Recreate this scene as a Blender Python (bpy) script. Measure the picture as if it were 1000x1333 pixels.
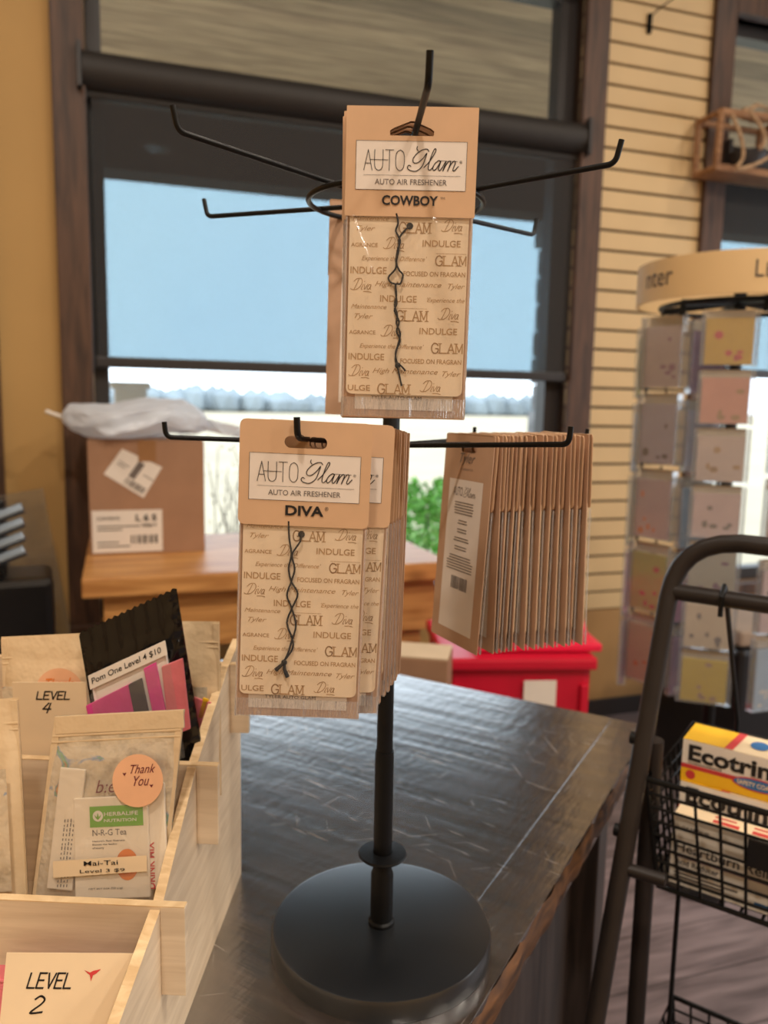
import bpy, bmesh, math, random
from mathutils import Vector, Matrix, Euler
SC = bpy.context.scene
for o in list(bpy.data.objects): bpy.data.objects.remove(o)
COL = SC.collection
R_ = math.radians
rnd = random.Random(7)

# ------------------------------------------------------------------ camera
F, CX, CY = 1040.0, 500.0, 666.5
PITCH, ROLL, YAW = R_(7.67), R_(1.1), R_(18.5)
CAM = Vector((0, 0, 1.30))
fw = Vector((0, math.cos(PITCH), -math.sin(PITCH)))
r0 = Vector((1, 0, 0)); u0 = Vector((0, math.sin(PITCH), math.cos(PITCH)))
RT = math.cos(ROLL) * r0 + math.sin(ROLL) * u0
UP = -math.sin(ROLL) * r0 + math.cos(ROLL) * u0
cd = bpy.data.cameras.new('camera'); cam = bpy.data.objects.new('camera', cd); COL.objects.link(cam)
cam.matrix_world = Matrix(((RT.x, UP.x, -fw.x, CAM.x), (RT.y, UP.y, -fw.y, CAM.y), (RT.z, UP.z, -fw.z, CAM.z), (0, 0, 0, 1)))
cd.sensor_fit = 'VERTICAL'; cd.sensor_height = 36.0; cd.sensor_width = 27.0
cd.lens = F * 36.0 / 1333.0
cd.clip_start = 0.02; cd.clip_end = 800
cd.dof.use_dof = True; cd.dof.focus_distance = 0.56; cd.dof.aperture_fstop = 6.5
SC.camera = cam

# ------------------------------------------------------------------ world, lamps, exposure
SC.view_settings.view_transform = 'Standard'
try: SC.view_settings.look = 'None'
except Exception: pass
SC.view_settings.exposure = 0.0; SC.view_settings.gamma = 1.0
SC.view_settings.use_curve_mapping = False
SKY = 3.4
wd = bpy.data.worlds.new('overcast_sky'); SC.world = wd; wd.use_nodes = True
bgn = wd.node_tree.nodes['Background']
tc = wd.node_tree.nodes.new('ShaderNodeTexCoord'); ns = wd.node_tree.nodes.new('ShaderNodeTexNoise')
ns.inputs['Scale'].default_value = 2.5; ns.inputs['Detail'].default_value = 4
cr = wd.node_tree.nodes.new('ShaderNodeValToRGB')
cr.color_ramp.elements[0].position = .3; cr.color_ramp.elements[0].color = (.80, .90, 1.0, 1)
cr.color_ramp.elements[1].position = .75; cr.color_ramp.elements[1].color = (.90, .96, 1.0, 1)
wl = wd.node_tree.links
wl.new(tc.outputs['Generated'], ns.inputs['Vector']); wl.new(ns.outputs['Fac'], cr.inputs['Fac']); wl.new(cr.outputs['Color'], bgn.inputs['Color'])
bgn.inputs['Strength'].default_value = SKY
LAMP = 31.0
LAMP_COL = (1.0, .87, .73)

def area(name, loc, size, power, col, rot=(0, 0, 0), shape='DISK', sy=None, portal=False):
    l = bpy.data.lights.new(name, 'AREA'); l.shape = shape; l.size = size
    if sy: l.size_y = sy
    l.energy = power; l.color = col
    if portal: l.cycles.is_portal = True
    o = bpy.data.objects.new(name, l); COL.objects.link(o); o.location = loc; o.rotation_euler = rot
    return o

# ------------------------------------------------------------------ geometry helpers
def ray(x, y): return fw + (x - CX) / F * RT - (y - CY) / F * UP
def at_z(x, y, z):
    d = ray(x, y); return CAM + d * ((z - CAM.z) / d.z)
def at_y(x, y, Y):
    d = ray(x, y); return CAM + d * (Y / d.y)
def at_pl(x, y, P, n):
    d = ray(x, y); return CAM + d * ((P - CAM).dot(n) / d.dot(n))
def px(P):
    v = Vector(P) - CAM; k = v.dot(fw); return CX + F * v.dot(RT) / k, CY - F * v.dot(UP) / k

def lin(c):
    c /= 255.0
    return c / 12.92 if c <= .04045 else ((c + .055) / 1.055) ** 2.4
def S(r, g, b): return (lin(r), lin(g), lin(b), 1.0)

class B:
    def __init__(s): s.bm = bmesh.new()
    def box(s, c, d, rot=None, bev=0.0, taper=None):
        r = bmesh.ops.create_cube(s.bm, size=1.0); vs = r['verts']
        bmesh.ops.scale(s.bm, vec=Vector(d), verts=vs)
        if taper:
            for v in vs:
                if v.co.z > 0: v.co.x *= taper[0]; v.co.y *= taper[1]
        if bev > 0:
            es = list({e for v in vs for e in v.link_edges})
            rr = bmesh.ops.bevel(s.bm, geom=es, offset=bev, segments=2, affect='EDGES', profile=.6)
            vs = list({v for f in rr['faces'] for v in f.verts} | {v for v in vs if v.is_valid})
        M = Matrix.Translation(Vector(c))
        if rot is not None: M = M @ (Euler(rot).to_matrix().to_4x4() if not isinstance(rot, Matrix) else rot.to_4x4())
        bmesh.ops.transform(s.bm, matrix=M, verts=vs); return s
    def tube(s, pts, r, n=10, closed=False):
        pts = [Vector(p) for p in pts]; N = len(pts); rings = []
        t0 = (pts[1] - pts[0]).normalized()
        ref = Vector((0, 0, 1)) if abs(t0.z) < .9 else Vector((1, 0, 0))
        nr = t0.cross(ref).normalized()
        for i, p in enumerate(pts):
            if closed: t = (pts[(i + 1) % N] - pts[i - 1]).normalized()
            else: t = (pts[min(i + 1, N - 1)] - pts[max(i - 1, 0)]).normalized()
            nr = (nr - t * nr.dot(t)).normalized(); bn = t.cross(nr)
            rr = r[i] if isinstance(r, (list, tuple)) else r
            rings.append([s.bm.verts.new(p + rr * (math.cos(2 * math.pi * k / n) * nr + math.sin(2 * math.pi * k / n) * bn)) for k in range(n)])
        for i in range(N if closed else N - 1):
            a, b = rings[i], rings[(i + 1) % N]
            for k in range(n): s.bm.faces.new((a[k], a[(k + 1) % n], b[(k + 1) % n], b[k]))
        if not closed: s.bm.faces.new(rings[0][::-1]); s.bm.faces.new(rings[-1])
        return s
    def lathe(s, prof, n=48, c=(0, 0, 0)):
        c = Vector(c); rings = []
        for (r, z) in prof:
            if r < 1e-6: rings.append([s.bm.verts.new(c + Vector((0, 0, z)))])
            else: rings.append([s.bm.verts.new(c + Vector((r * math.cos(2 * math.pi * k / n), r * math.sin(2 * math.pi * k / n), z))) for k in range(n)])
        for a, b in zip(rings, rings[1:]):
            for k in range(n):
                k2 = (k + 1) % n
                if len(a) == 1 and len(b) == 1: continue
                if len(a) == 1: s.bm.faces.new((a[0], b[k], b[k2]))
                elif len(b) == 1: s.bm.faces.new((a[k], a[k2], b[0]))
                else: s.bm.faces.new((a[k], a[k2], b[k2], b[k]))
        return s
    def poly(s, pts):
        s.bm.faces.new([s.bm.verts.new(Vector(p)) for p in pts]); return s
    def prism(s, base, vec):
        vec = Vector(vec); a = [s.bm.verts.new(Vector(p)) for p in base]; b = [s.bm.verts.new(Vector(p) + vec) for p in base]
        n = len(a); s.bm.faces.new(a[::-1]); s.bm.faces.new(b)
        for i in range(n): s.bm.faces.new((a[i], a[(i + 1) % n], b[(i + 1) % n], b[i]))
        return s
    def sheet(s, fn, nu, nv):
        g = [[s.bm.verts.new(Vector(fn(i / nu, j / nv))) for i in range(nu + 1)] for j in range(nv + 1)]
        for j in range(nv):
            for i in range(nu): s.bm.faces.new((g[j][i], g[j][i + 1], g[j + 1][i + 1], g[j + 1][i]))
        return s
    def mesh(s, me, M):
        n0 = len(s.bm.verts); s.bm.from_mesh(me); s.bm.verts.ensure_lookup_table()
        bmesh.ops.transform(s.bm, matrix=M, verts=s.bm.verts[n0:]); return s
    # flat lettering / strokes in the local XZ plane, looking toward -y
    def ribbon(s, pts, w, y=0.0, smooth=True, xf=None):
        P = [Vector((p[0], p[1])) for p in pts]
        if smooth and len(P) > 2:
            Q = []
            for i in range(len(P) - 1):
                a, b, c, d = P[max(i - 1, 0)], P[i], P[i + 1], P[min(i + 2, len(P) - 1)]
                for k in range(4):
                    t = k / 4
                    Q.append(.5 * ((2 * b) + (c - a) * t + (2 * a - 5 * b + 4 * c - d) * t * t + (3 * b - a - 3 * c + d) * t ** 3))
            P = Q + [P[-1]]
        for i in range(len(P) - 1):
            a, b = P[i], P[i + 1]; t = b - a
            if t.length < 1e-7: continue
            t.normalize(); n = Vector((-t.y, t.x)) * w / 2; e = t * w * .3
            q = [a - e + n, a - e - n, b + e - n, b + e + n]
            s.bm.faces.new([s.bm.verts.new(Vector((v.x, y, v.y))) for v in q])
        return s
    def text(s, body, x0, x1, z0, z1, y=0.0, bold=0.0, shear=0.0, back=False, keep=False):
        me = text_mesh(body, bold, shear)
        xs = [v.co.x for v in me.vertices]; ys = [v.co.y for v in me.vertices]
        sx = (x1 - x0) / (max(xs) - min(xs)); sz = (z1 - z0) / (max(ys) - min(ys))
        ox, oy = min(xs), min(ys); n0 = len(s.bm.verts); s.bm.from_mesh(me); s.bm.verts.ensure_lookup_table()
        for v in s.bm.verts[n0:]:
            X = x0 + (v.co.x - ox) * sx; Z = z0 + (v.co.y - oy) * sz
            v.co = Vector((-X if back else X, y, Z))
        return s
    def rect(s, x0, x1, z0, z1, y): return s.poly([(x0, y, z0), (x1, y, z0), (x1, y, z1), (x0, y, z1)])
    def disc(s, cx, cz, rx, rz, y, n=36):
        return s.poly([(cx + rx * math.cos(2 * math.pi * k / n), y, cz + rz * math.sin(2 * math.pi * k / n)) for k in range(n)])

_tm = {}
def text_mesh(body, bold, shear):
    k = (body, bold, shear)
    if k not in _tm:
        c = bpy.data.curves.new('lettering', 'FONT'); c.body = body; c.offset = bold; c.shear = shear; c.resolution_u = 3
        o = bpy.data.objects.new('lettering', c); COL.objects.link(o)
        _tm[k] = bpy.data.meshes.new_from_object(o)
        bpy.data.objects.remove(o); bpy.data.curves.remove(c)
    return _tm[k]

def plate(outlines, y0, y1):
    """Flat card with holes: outlines in XZ, thickness from y0 to y1."""
    c = bpy.data.curves.new('plate', 'CURVE'); c.dimensions = '2D'; c.fill_mode = 'BOTH'; c.extrude = abs(y1 - y0) / 2
    for ol in outlines:
        sp = c.splines.new('POLY'); sp.points.add(len(ol) - 1)
        for p, q in zip(sp.points, ol): p.co = (q[0], q[1], 0, 1)
        sp.use_cyclic_u = True
    o = bpy.data.objects.new('plate', c); COL.objects.link(o)
    me = bpy.data.meshes.new_from_object(o); bpy.data.objects.remove(o); bpy.data.curves.remove(c)
    b = B(); b.bm.from_mesh(me)
    for v in b.bm.verts: v.co = Vector((v.co.x, (y0 + y1) / 2 - v.co.z, v.co.y))
    return b
def rrect(x0, x1, z0, z1, r, n=5):
    out = []
    for (cx, cz, a) in ((x1 - r, z1 - r, 0), (x0 + r, z1 - r, 90), (x0 + r, z0 + r, 180), (x1 - r, z0 + r, 270)):
        for k in range(n + 1):
            t = R_(a + 90 * k / n); out.append((cx + r * math.cos(t), cz + r * math.sin(t)))
    return out

def link(name, b, m, parent=None, smooth=False, loc=None, rot=None):
    me = bpy.data.meshes.new(name); bmesh.ops.recalc_face_normals(b.bm, faces=b.bm.faces) if not getattr(b, 'flat', False) else None
    b.bm.to_mesh(me); b.bm.free()
    if smooth:
        me.shade_smooth()
        try: me.set_sharp_from_angle(angle=R_(38))
        except Exception: pass
    for q in (m if isinstance(m, (list, tuple)) else [m]): me.materials.append(q)
    o = bpy.data.objects.new(name, me); COL.objects.link(o)
    if parent: o.parent = parent
    if loc is not None: o.location = loc
    if rot is not None: o.rotation_euler = rot
    return o
def tag(o, label, cat, group=None, kind=None):
    o['label'] = label; o['category'] = cat
    if group: o['group'] = group
    if kind: o['kind'] = kind
    return o
def thing(name, label, cat, loc=(0, 0, 0), rot=(0, 0, 0), group=None):
    o = bpy.data.objects.new(name, None); COL.objects.link(o); o.empty_display_size = .05
    o.location = loc; o.rotation_euler = rot
    return tag(o, label, cat, group)
def copy_tree(o, parent=None):
    c = o.copy(); COL.objects.link(c)
    if parent: c.parent = parent
    for ch in list(o.children): copy_tree(ch, c)
    return c
def basis(o, x, z, loc):
    """Place Empty o with local x axis x and local z axis z."""
    x = Vector(x).normalized(); z = Vector(z); z = (z - x * z.dot(x)).normalized(); y = z.cross(x)
    o.matrix_world = Matrix(((x.x, y.x, z.x, loc[0]), (x.y, y.y, z.y, loc[1]), (x.z, y.z, z.z, loc[2]), (0, 0, 0, 1)))

# ------------------------------------------------------------------ materials
def mat(name, col, rough=.5, metal=0.0, spec=.5, var=.08, scale=30.0, bump=0.0, bscale=None, coat=0.0, stretch=(1, 1, 1), trans=0.0, emit=None, sheen=0.0):
    m = bpy.data.materials.new(name); m.use_nodes = True; nt = m.node_tree; p = nt.nodes['Principled BSDF']
    p.inputs['Roughness'].default_value = rough; p.inputs['Metallic'].default_value = metal
    p.inputs['Specular IOR Level'].default_value = spec; p.inputs['Coat Weight'].default_value = coat
    p.inputs['Coat Roughness'].default_value = .12
    t = nt.nodes.new('ShaderNodeTexCoord'); mp = nt.nodes.new('ShaderNodeMapping'); mp.inputs['Scale'].default_value = stretch
    n = nt.nodes.new('ShaderNodeTexNoise'); n.inputs['Scale'].default_value = scale; n.inputs['Detail'].default_value = 3
    nt.links.new(t.outputs['Object'], mp.inputs['Vector']); nt.links.new(mp.outputs['Vector'], n.inputs['Vector'])
    r = nt.nodes.new('ShaderNodeValToRGB')
    r.color_ramp.elements[0].position = .3; r.color_ramp.elements[1].position = .7
    r.color_ramp.elements[0].color = tuple(c * (1 - var) for c in col[:3]) + (1,)
    r.color_ramp.elements[1].color = tuple(min(1, c * (1 + var)) for c in col[:3]) + (1,)
    nt.links.new(n.outputs['Fac'], r.inputs['Fac']); nt.links.new(r.outputs['Color'], p.inputs['Base Color'])
    if bump:
        n2 = nt.nodes.new('ShaderNodeTexNoise'); n2.inputs['Scale'].default_value = bscale or scale * 2; n2.inputs['Detail'].default_value = 3
        nt.links.new(mp.outputs['Vector'], n2.inputs['Vector'])
        bn = nt.nodes.new('ShaderNodeBump'); bn.inputs['Strength'].default_value = bump; bn.inputs['Distance'].default_value = .01
        nt.links.new(n2.outputs['Fac'], bn.inputs['Height']); nt.links.new(bn.outputs['Normal'], p.inputs['Normal'])
    return m

def wood(name, dark, light, grain=(1, 14, 14), scale=6, rough=.5, bump=.15, knots=False, plank=None, plank_axis='Y', spec=.5):
    """Procedural timber: stretched noise for grain, optional plank-to-plank tone."""
    m = bpy.data.materials.new(name); m.use_nodes = True; nt = m.node_tree; L = nt.links; p = nt.nodes['Principled BSDF']
    p.inputs['Roughness'].default_value = rough; p.inputs['Specular IOR Level'].default_value = spec
    t = nt.nodes.new('ShaderNodeTexCoord'); mp = nt.nodes.new('ShaderNodeMapping'); mp.inputs['Scale'].default_value = grain
    L.new(t.outputs['Object'], mp.inputs['Vector'])
    n = nt.nodes.new('ShaderNodeTexNoise'); n.inputs['Scale'].default_value = scale; n.inputs['Detail'].default_value = 5; n.inputs['Distortion'].default_value = .6
    L.new(mp.outputs['Vector'], n.inputs['Vector'])
    r = nt.nodes.new('ShaderNodeValToRGB'); r.color_ramp.elements[0].position = .3; r.color_ramp.elements[1].position = .72
    r.color_ramp.elements[0].color = dark; r.color_ramp.elements[1].color = light
    L.new(n.outputs['Fac'], r.inputs['Fac']); out = r.outputs['Color']
    if knots:
        v = nt.nodes.new('ShaderNodeTexVoronoi'); v.inputs['Scale'].default_value = 4.5
        mk = nt.nodes.new('ShaderNodeMapping'); mk.inputs['Scale'].default_value = tuple(.6 if g == min(grain) else 1.0 for g in grain); L.new(t.outputs['Object'], mk.inputs['Vector']); L.new(mk.outputs['Vector'], v.inputs['Vector'])
        kr = nt.nodes.new('ShaderNodeValToRGB'); kr.color_ramp.elements[0].position = .05; kr.color_ramp.elements[1].position = .13
        kr.color_ramp.elements[0].color = (.35, .28, .22, 1); kr.color_ramp.elements[1].color = (1, 1, 1, 1)
        L.new(v.outputs['Distance'], kr.inputs['Fac'])
        mx = nt.nodes.new('ShaderNodeMix'); mx.data_type = 'RGBA'; mx.blend_type = 'MULTIPLY'; mx.inputs[0].default_value = .85
        L.new(out, mx.inputs[6]); L.new(kr.outputs['Color'], mx.inputs[7]); out = mx.outputs[2]
    if plank:
        sx = nt.nodes.new('ShaderNodeSeparateXYZ'); L.new(t.outputs['Object'], sx.inputs[0])
        d = nt.nodes.new('ShaderNodeMath'); d.operation = 'DIVIDE'; d.inputs[1].default_value = plank; L.new(sx.outputs[plank_axis], d.inputs[0])
        fl = nt.nodes.new('ShaderNodeMath'); fl.operation = 'FLOOR'; L.new(d.outputs[0], fl.inputs[0])
        wn = nt.nodes.new('ShaderNodeTexWhiteNoise'); wn.noise_dimensions = '1D'; L.new(fl.outputs[0], wn.inputs['W'])
        mr = nt.nodes.new('ShaderNodeMapRange'); mr.inputs['To Min'].default_value = .72; mr.inputs['To Max'].default_value = 1.12; L.new(wn.outputs['Value'], mr.inputs['Value'])
        fr = nt.nodes.new('ShaderNodeMath'); fr.operation = 'FRACT'; L.new(d.outputs[0], fr.inputs[0])
        gp = nt.nodes.new('ShaderNodeMath'); gp.operation = 'GREATER_THAN'; gp.inputs[1].default_value = .03; L.new(fr.outputs[0], gp.inputs[0])
        ad = nt.nodes.new('ShaderNodeMapRange'); ad.inputs['To Min'].default_value = .35; L.new(gp.outputs[0], ad.inputs['Value'])
        ml = nt.nodes.new('ShaderNodeMath'); ml.operation = 'MULTIPLY'; L.new(mr.outputs[0], ml.inputs[0]); L.new(ad.outputs[0], ml.inputs[1])
        mx = nt.nodes.new('ShaderNodeMix'); mx.data_type = 'RGBA'; mx.blend_type = 'MULTIPLY'; mx.inputs[0].default_value = 1
        L.new(out, mx.inputs[6]); L.new(ml.outputs[0], mx.inputs[7]); out = mx.outputs[2]
    L.new(out, p.inputs['Base Color'])
    if bump:
        bn = nt.nodes.new('ShaderNodeBump'); bn.inputs['Strength'].default_value = bump; bn.inputs['Distance'].default_value = .004
        L.new(n.outputs['Fac'], bn.inputs['Height']); L.new(bn.outputs['Normal'], p.inputs['Normal'])
    return m

def clear(name, tint=(1, 1, 1, 1), gloss=.1, rough=.08, bump=.0, bscale=40, white=0.0, stretch=(1, 1, 1), fres=.5, back=False):
    """Thin clear film: mostly see-through, with a glossy surface and optional wrinkles."""
    m = bpy.data.materials.new(name); m.use_nodes = True; nt = m.node_tree; L = nt.links
    nt.nodes.remove(nt.nodes['Principled BSDF']); out = nt.nodes['Material Output']
    tr = nt.nodes.new('ShaderNodeBsdfTransparent'); tr.inputs['Color'].default_value = tint
    gl = nt.nodes.new('ShaderNodeBsdfGlossy'); gl.inputs['Roughness'].default_value = rough
    fr = nt.nodes.new('ShaderNodeLayerWeight'); fr.inputs['Blend'].default_value = .25
    ad = nt.nodes.new('ShaderNodeMath'); ad.operation = 'MULTIPLY_ADD'; ad.inputs[1].default_value = fres; ad.inputs[2].default_value = gloss; ad.use_clamp = True
    L.new(fr.outputs['Fresnel'], ad.inputs[0])
    mx = nt.nodes.new('ShaderNodeMixShader'); L.new(ad.outputs[0], mx.inputs[0]); L.new(tr.outputs[0], mx.inputs[1]); L.new(gl.outputs[0], mx.inputs[2])
    last = mx
    if white:
        df = nt.nodes.new('ShaderNodeBsdfTranslucent' if back else 'ShaderNodeBsdfDiffuse'); df.inputs['Color'].default_value = (.9, .92, .95, 1)
        m2 = nt.nodes.new('ShaderNodeMixShader'); m2.inputs[0].default_value = white; L.new(mx.outputs[0], m2.inputs[1]); L.new(df.outputs[0], m2.inputs[2]); last = m2
    L.new(last.outputs[0], out.inputs['Surface'])
    if back:
        d2 = nt.nodes.new('ShaderNodeBsdfDiffuse'); d2.inputs['Color'].default_value = (.86, .90, .97, 1)
        m3 = nt.nodes.new('ShaderNodeMixShader'); m3.inputs[0].default_value = .5; L.new(last.outputs[0], m3.inputs[1]); L.new(d2.outputs[0], m3.inputs[2]); last = m3; L.new(last.outputs[0], out.inputs['Surface'])
    if bump:
        t = nt.nodes.new('ShaderNodeTexCoord'); mp = nt.nodes.new('ShaderNodeMapping'); mp.inputs['Scale'].default_value = stretch
        n = nt.nodes.new('ShaderNodeTexNoise'); n.inputs['Scale'].default_value = bscale; n.inputs['Distortion'].default_value = 1.0
        L.new(t.outputs['Object'], mp.inputs['Vector']); L.new(mp.outputs['Vector'], n.inputs['Vector'])
        bn = nt.nodes.new('ShaderNodeBump'); bn.inputs['Strength'].default_value = bump; bn.inputs['Distance'].default_value = .004
        L.new(n.outputs['Fac'], bn.inputs['Height']); L.new(bn.outputs['Normal'], gl.inputs['Normal'])
        L.new(bn.outputs['Normal'], fr.inputs['Normal'])
    return m

def table_mat():
    m = wood('dark_varnished_planks', S(26, 20, 18), S(56, 43, 37), grain=(1.2, 16, 16), scale=5, rough=.3, bump=.0, spec=.2)
    nt = m.node_tree; L = nt.links; p = nt.nodes['Principled BSDF']
    t = [n for n in nt.nodes if n.bl_idname == 'ShaderNodeTexCoord'][0]
    base = p.inputs['Base Color'].links[0].from_socket
    # pale scuffs and fine scratches in several directions
    acc = None
    for ang, st, sc, lo, hi in ((8, (3, 60, 1), 4, .66, .74), (52, (2, 90, 1), 5, .68, .76), (-40, (2, 100, 1), 6, .70, .78), (95, (2.5, 110, 1), 5, .70, .78)):
        mp = nt.nodes.new('ShaderNodeMapping'); mp.inputs['Rotation'].default_value = (0, 0, R_(ang))
        m2 = nt.nodes.new('ShaderNodeMapping'); m2.inputs['Scale'].default_value = st
        L.new(t.outputs['Object'], mp.inputs['Vector']); L.new(mp.outputs['Vector'], m2.inputs['Vector'])
        n = nt.nodes.new('ShaderNodeTexNoise'); n.inputs['Scale'].default_value = sc; n.inputs['Detail'].default_value = 2
        L.new(m2.outputs['Vector'], n.inputs['Vector'])
        r = nt.nodes.new('ShaderNodeMapRange'); r.inputs['From Min'].default_value = lo; r.inputs['From Max'].default_value = hi; L.new(n.outputs['Fac'], r.inputs['Value'])
        if acc is None: acc = r.outputs[0]
        else:
            mx = nt.nodes.new('ShaderNodeMath'); mx.operation = 'MAXIMUM'; L.new(acc, mx.inputs[0]); L.new(r.outputs[0], mx.inputs[1]); acc = mx.outputs[0]
    # big worn patches fade the scratches in and out
    n = nt.nodes.new('ShaderNodeTexNoise'); n.inputs['Scale'].default_value = 7; L.new(t.outputs['Object'], n.inputs['Vector'])
    r = nt.nodes.new('ShaderNodeMapRange'); r.inputs['From Min'].default_value = .4; r.inputs['From Max'].default_value = .62; r.inputs['To Max'].default_value = .85; L.new(n.outputs['Fac'], r.inputs['Value'])
    ml = nt.nodes.new('ShaderNodeMath'); ml.operation = 'MULTIPLY'; L.new(acc, ml.inputs[0]); L.new(r.outputs[0], ml.inputs[1])
    mx = nt.nodes.new('ShaderNodeMix'); mx.data_type = 'RGBA'; L.new(ml.outputs[0], mx.inputs[0]); L.new(base, mx.inputs[6]); mx.inputs[7].default_value = S(196, 186, 176)
    L.new(mx.outputs[2], p.inputs['Base Color'])
    # uneven varnish and saw marks along the grain
    mp = nt.nodes.new('ShaderNodeMapping'); mp.inputs['Scale'].default_value = (1.3, 13, 1); L.new(t.outputs['Object'], mp.inputs['Vector'])
    g = nt.nodes.new('ShaderNodeTexNoise'); g.inputs['Scale'].default_value = 3; g.inputs['Detail'].default_value = 4; L.new(mp.outputs['Vector'], g.inputs['Vector'])
    rr = nt.nodes.new('ShaderNodeMapRange'); rr.inputs['From Min'].default_value = .35; rr.inputs['From Max'].default_value = .68
    rr.inputs['To Min'].default_value = .20; rr.inputs['To Max'].default_value = .55; L.new(g.outputs['Fac'], rr.inputs['Value']); L.new(rr.outputs[0], p.inputs['Roughness'])
    w = nt.nodes.new('ShaderNodeTexNoise'); w.inputs['Scale'].default_value = 9
    mw = nt.nodes.new('ShaderNodeMapping'); mw.inputs['Scale'].default_value = (9, 2.5, 1); mw.inputs['Rotation'].default_value = (0, 0, R_(14)); L.new(t.outputs['Object'], mw.inputs['Vector']); L.new(mw.outputs['Vector'], w.inputs['Vector'])
    ad = nt.nodes.new('ShaderNodeMath'); ad.operation = 'MULTIPLY_ADD'; ad.inputs[1].default_value = .45; L.new(w.outputs['Fac'], ad.inputs[0]); L.new(g.outputs['Fac'], ad.inputs[2])
    bn = nt.nodes.new('ShaderNodeBump'); bn.inputs['Strength'].default_value = .22; bn.inputs['Distance'].default_value = .004
    L.new(ad.outputs[0], bn.inputs['Height']); L.new(bn.outputs['Normal'], p.inputs['Normal'])
    p.inputs['Coat Weight'].default_value = 1.0; p.inputs['Coat Roughness'].default_value = .21; p.inputs['Coat IOR'].default_value = 3.8
    L.new(bn.outputs['Normal'], p.inputs['Coat Normal'])
    return m

def shade_mat():
    m = bpy.data.materials.new('solar_screen_fabric'); m.use_nodes = True; nt = m.node_tree; L = nt.links
    nt.nodes.remove(nt.nodes['Principled BSDF']); out = nt.nodes['Material Output']
    tr = nt.nodes.new('ShaderNodeBsdfTransparent'); tr.inputs['Color'].default_value = (.385, .455, .485, 1)
    df = nt.nodes.new('ShaderNodeBsdfDiffuse')
    t = nt.nodes.new('ShaderNodeTexCoord'); w = nt.nodes.new('ShaderNodeTexNoise'); w.inputs['Scale'].default_value = 350; L.new(t.outputs['Object'], w.inputs['Vector'])
    r = nt.nodes.new('ShaderNodeValToRGB'); r.color_ramp.elements[0].color = (.026, .023, .022, 1); r.color_ramp.elements[1].color = (.05, .045, .043, 1)
    L.new(w.outputs['Fac'], r.inputs['Fac']); L.new(r.outputs['Color'], df.inputs['Color'])
    a = nt.nodes.new('ShaderNodeAddShader'); L.new(tr.outputs[0], a.inputs[0]); L.new(df.outputs[0], a.inputs[1]); L.new(a.outputs[0], out.inputs['Surface'])
    return m

def hologram(name, base, amount=.5):
    m = mat(name, base, rough=.2, var=.1, scale=25, bump=.6, bscale=45, coat=.5)
    nt = m.node_tree; L = nt.links; p = nt.nodes['Principled BSDF']
    t = [n for n in nt.nodes if n.bl_idname == 'ShaderNodeTexCoord'][0]
    n = nt.nodes.new('ShaderNodeTexNoise'); n.inputs['Scale'].default_value = 34; n.inputs['Distortion'].default_value = 1.2; n.inputs['Detail'].default_value = 4; L.new(t.outputs['Object'], n.inputs['Vector'])
    r = nt.nodes.new('ShaderNodeValToRGB'); e = r.color_ramp.elements
    e[0].position = .30; e[0].color = tuple(c * .62 for c in base[:3]) + (1,); e[1].position = .78; e[1].color = (*base[:3], 1)
    for pos, c in ((.5, base), (.62, base), (.65, S(150, 165, 190)), (.675, S(130, 175, 130)), (.70, S(215, 130, 120)), (.73, S(230, 195, 110))):
        q = e.new(pos); q.color = (*c[:3], 1)
    L.new(n.outputs['Fac'], r.inputs['Fac']); L.new(r.outputs['Color'], p.inputs['Base Color'])
    p.inputs['Metallic'].default_value = amount
    return m

M = {}
M['black_metal'] = mat('black_powder_coat', S(15, 16, 18), spec=.25, rough=.42, var=.15, scale=60, bump=.03, bscale=400)
M['base_metal'] = mat('black_satin_base', S(20, 23, 27), rough=.3, var=.08, scale=18, bump=.01, bscale=500, spec=.6)
M['base_metal'].node_tree.nodes['Principled BSDF'].inputs['IOR'].default_value = 1.7
M['wire'] = mat('black_wire', S(15, 15, 15), spec=.25, rough=.38, var=.1, scale=80)
M['brown_metal'] = mat('dark_bronze_tube', S(40, 34, 31), rough=.42, var=.1, scale=30, spec=.3)
M['kraft'] = mat('tan_card', S(212, 174, 138), rough=.6, var=.03, scale=60, spec=.25)
M['kraft_dark'] = mat('tan_backing_card', S(192, 156, 128), rough=.5, var=.05, scale=40, spec=.4)
M['inner'] = mat('cream_patterned_card', S(238, 216, 186), rough=.6, var=.03, scale=40, spec=.25)
M['label'] = mat('white_label', S(232, 220, 208), rough=.6, var=.02, scale=60, spec=.3)
M['ink'] = mat('black_ink', S(26, 22, 22), rough=.6, var=.1, scale=90)
M['grey_ink'] = mat('grey_ink', S(108, 98, 92), rough=.6, var=.1, scale=90)
M['tan_ink'] = mat('brown_print', S(184, 146, 102), rough=.6, var=.1, scale=90)
M['tan_ink2'] = mat('pale_brown_print', S(172, 140, 104), rough=.6, var=.1, scale=90)
M['cord'] = mat('black_cord', S(20, 18, 18), rough=.8, var=.3, scale=300)
M['film'] = clear('clear_bag_film', (1, 1, 1, 1), gloss=.035, fres=.22, rough=.1, bump=.9, bscale=26, white=.02, stretch=(1.5, 1, .5))
M['film_edge'] = clear('clear_bag_seam', (.97, .97, .97, 1), gloss=.10, rough=.15, bump=.5, bscale=200, white=.16)
M['crimp'] = clear('crimped_film', (.95, .94, .93, 1), gloss=.10, rough=.12, bump=.9, bscale=120, white=.10, stretch=(6, 1, .6))
M['ply'] = wood('pale_plywood', S(204, 182, 154), S(226, 206, 178), grain=(2, 3, 30), scale=4, rough=.65, bump=.08)
M['ply_end'] = wood('plywood_edge', S(206, 172, 126), S(238, 210, 166), grain=(8, 8, 60), scale=6, rough=.7, bump=.1)
M['table'] = table_mat()
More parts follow.
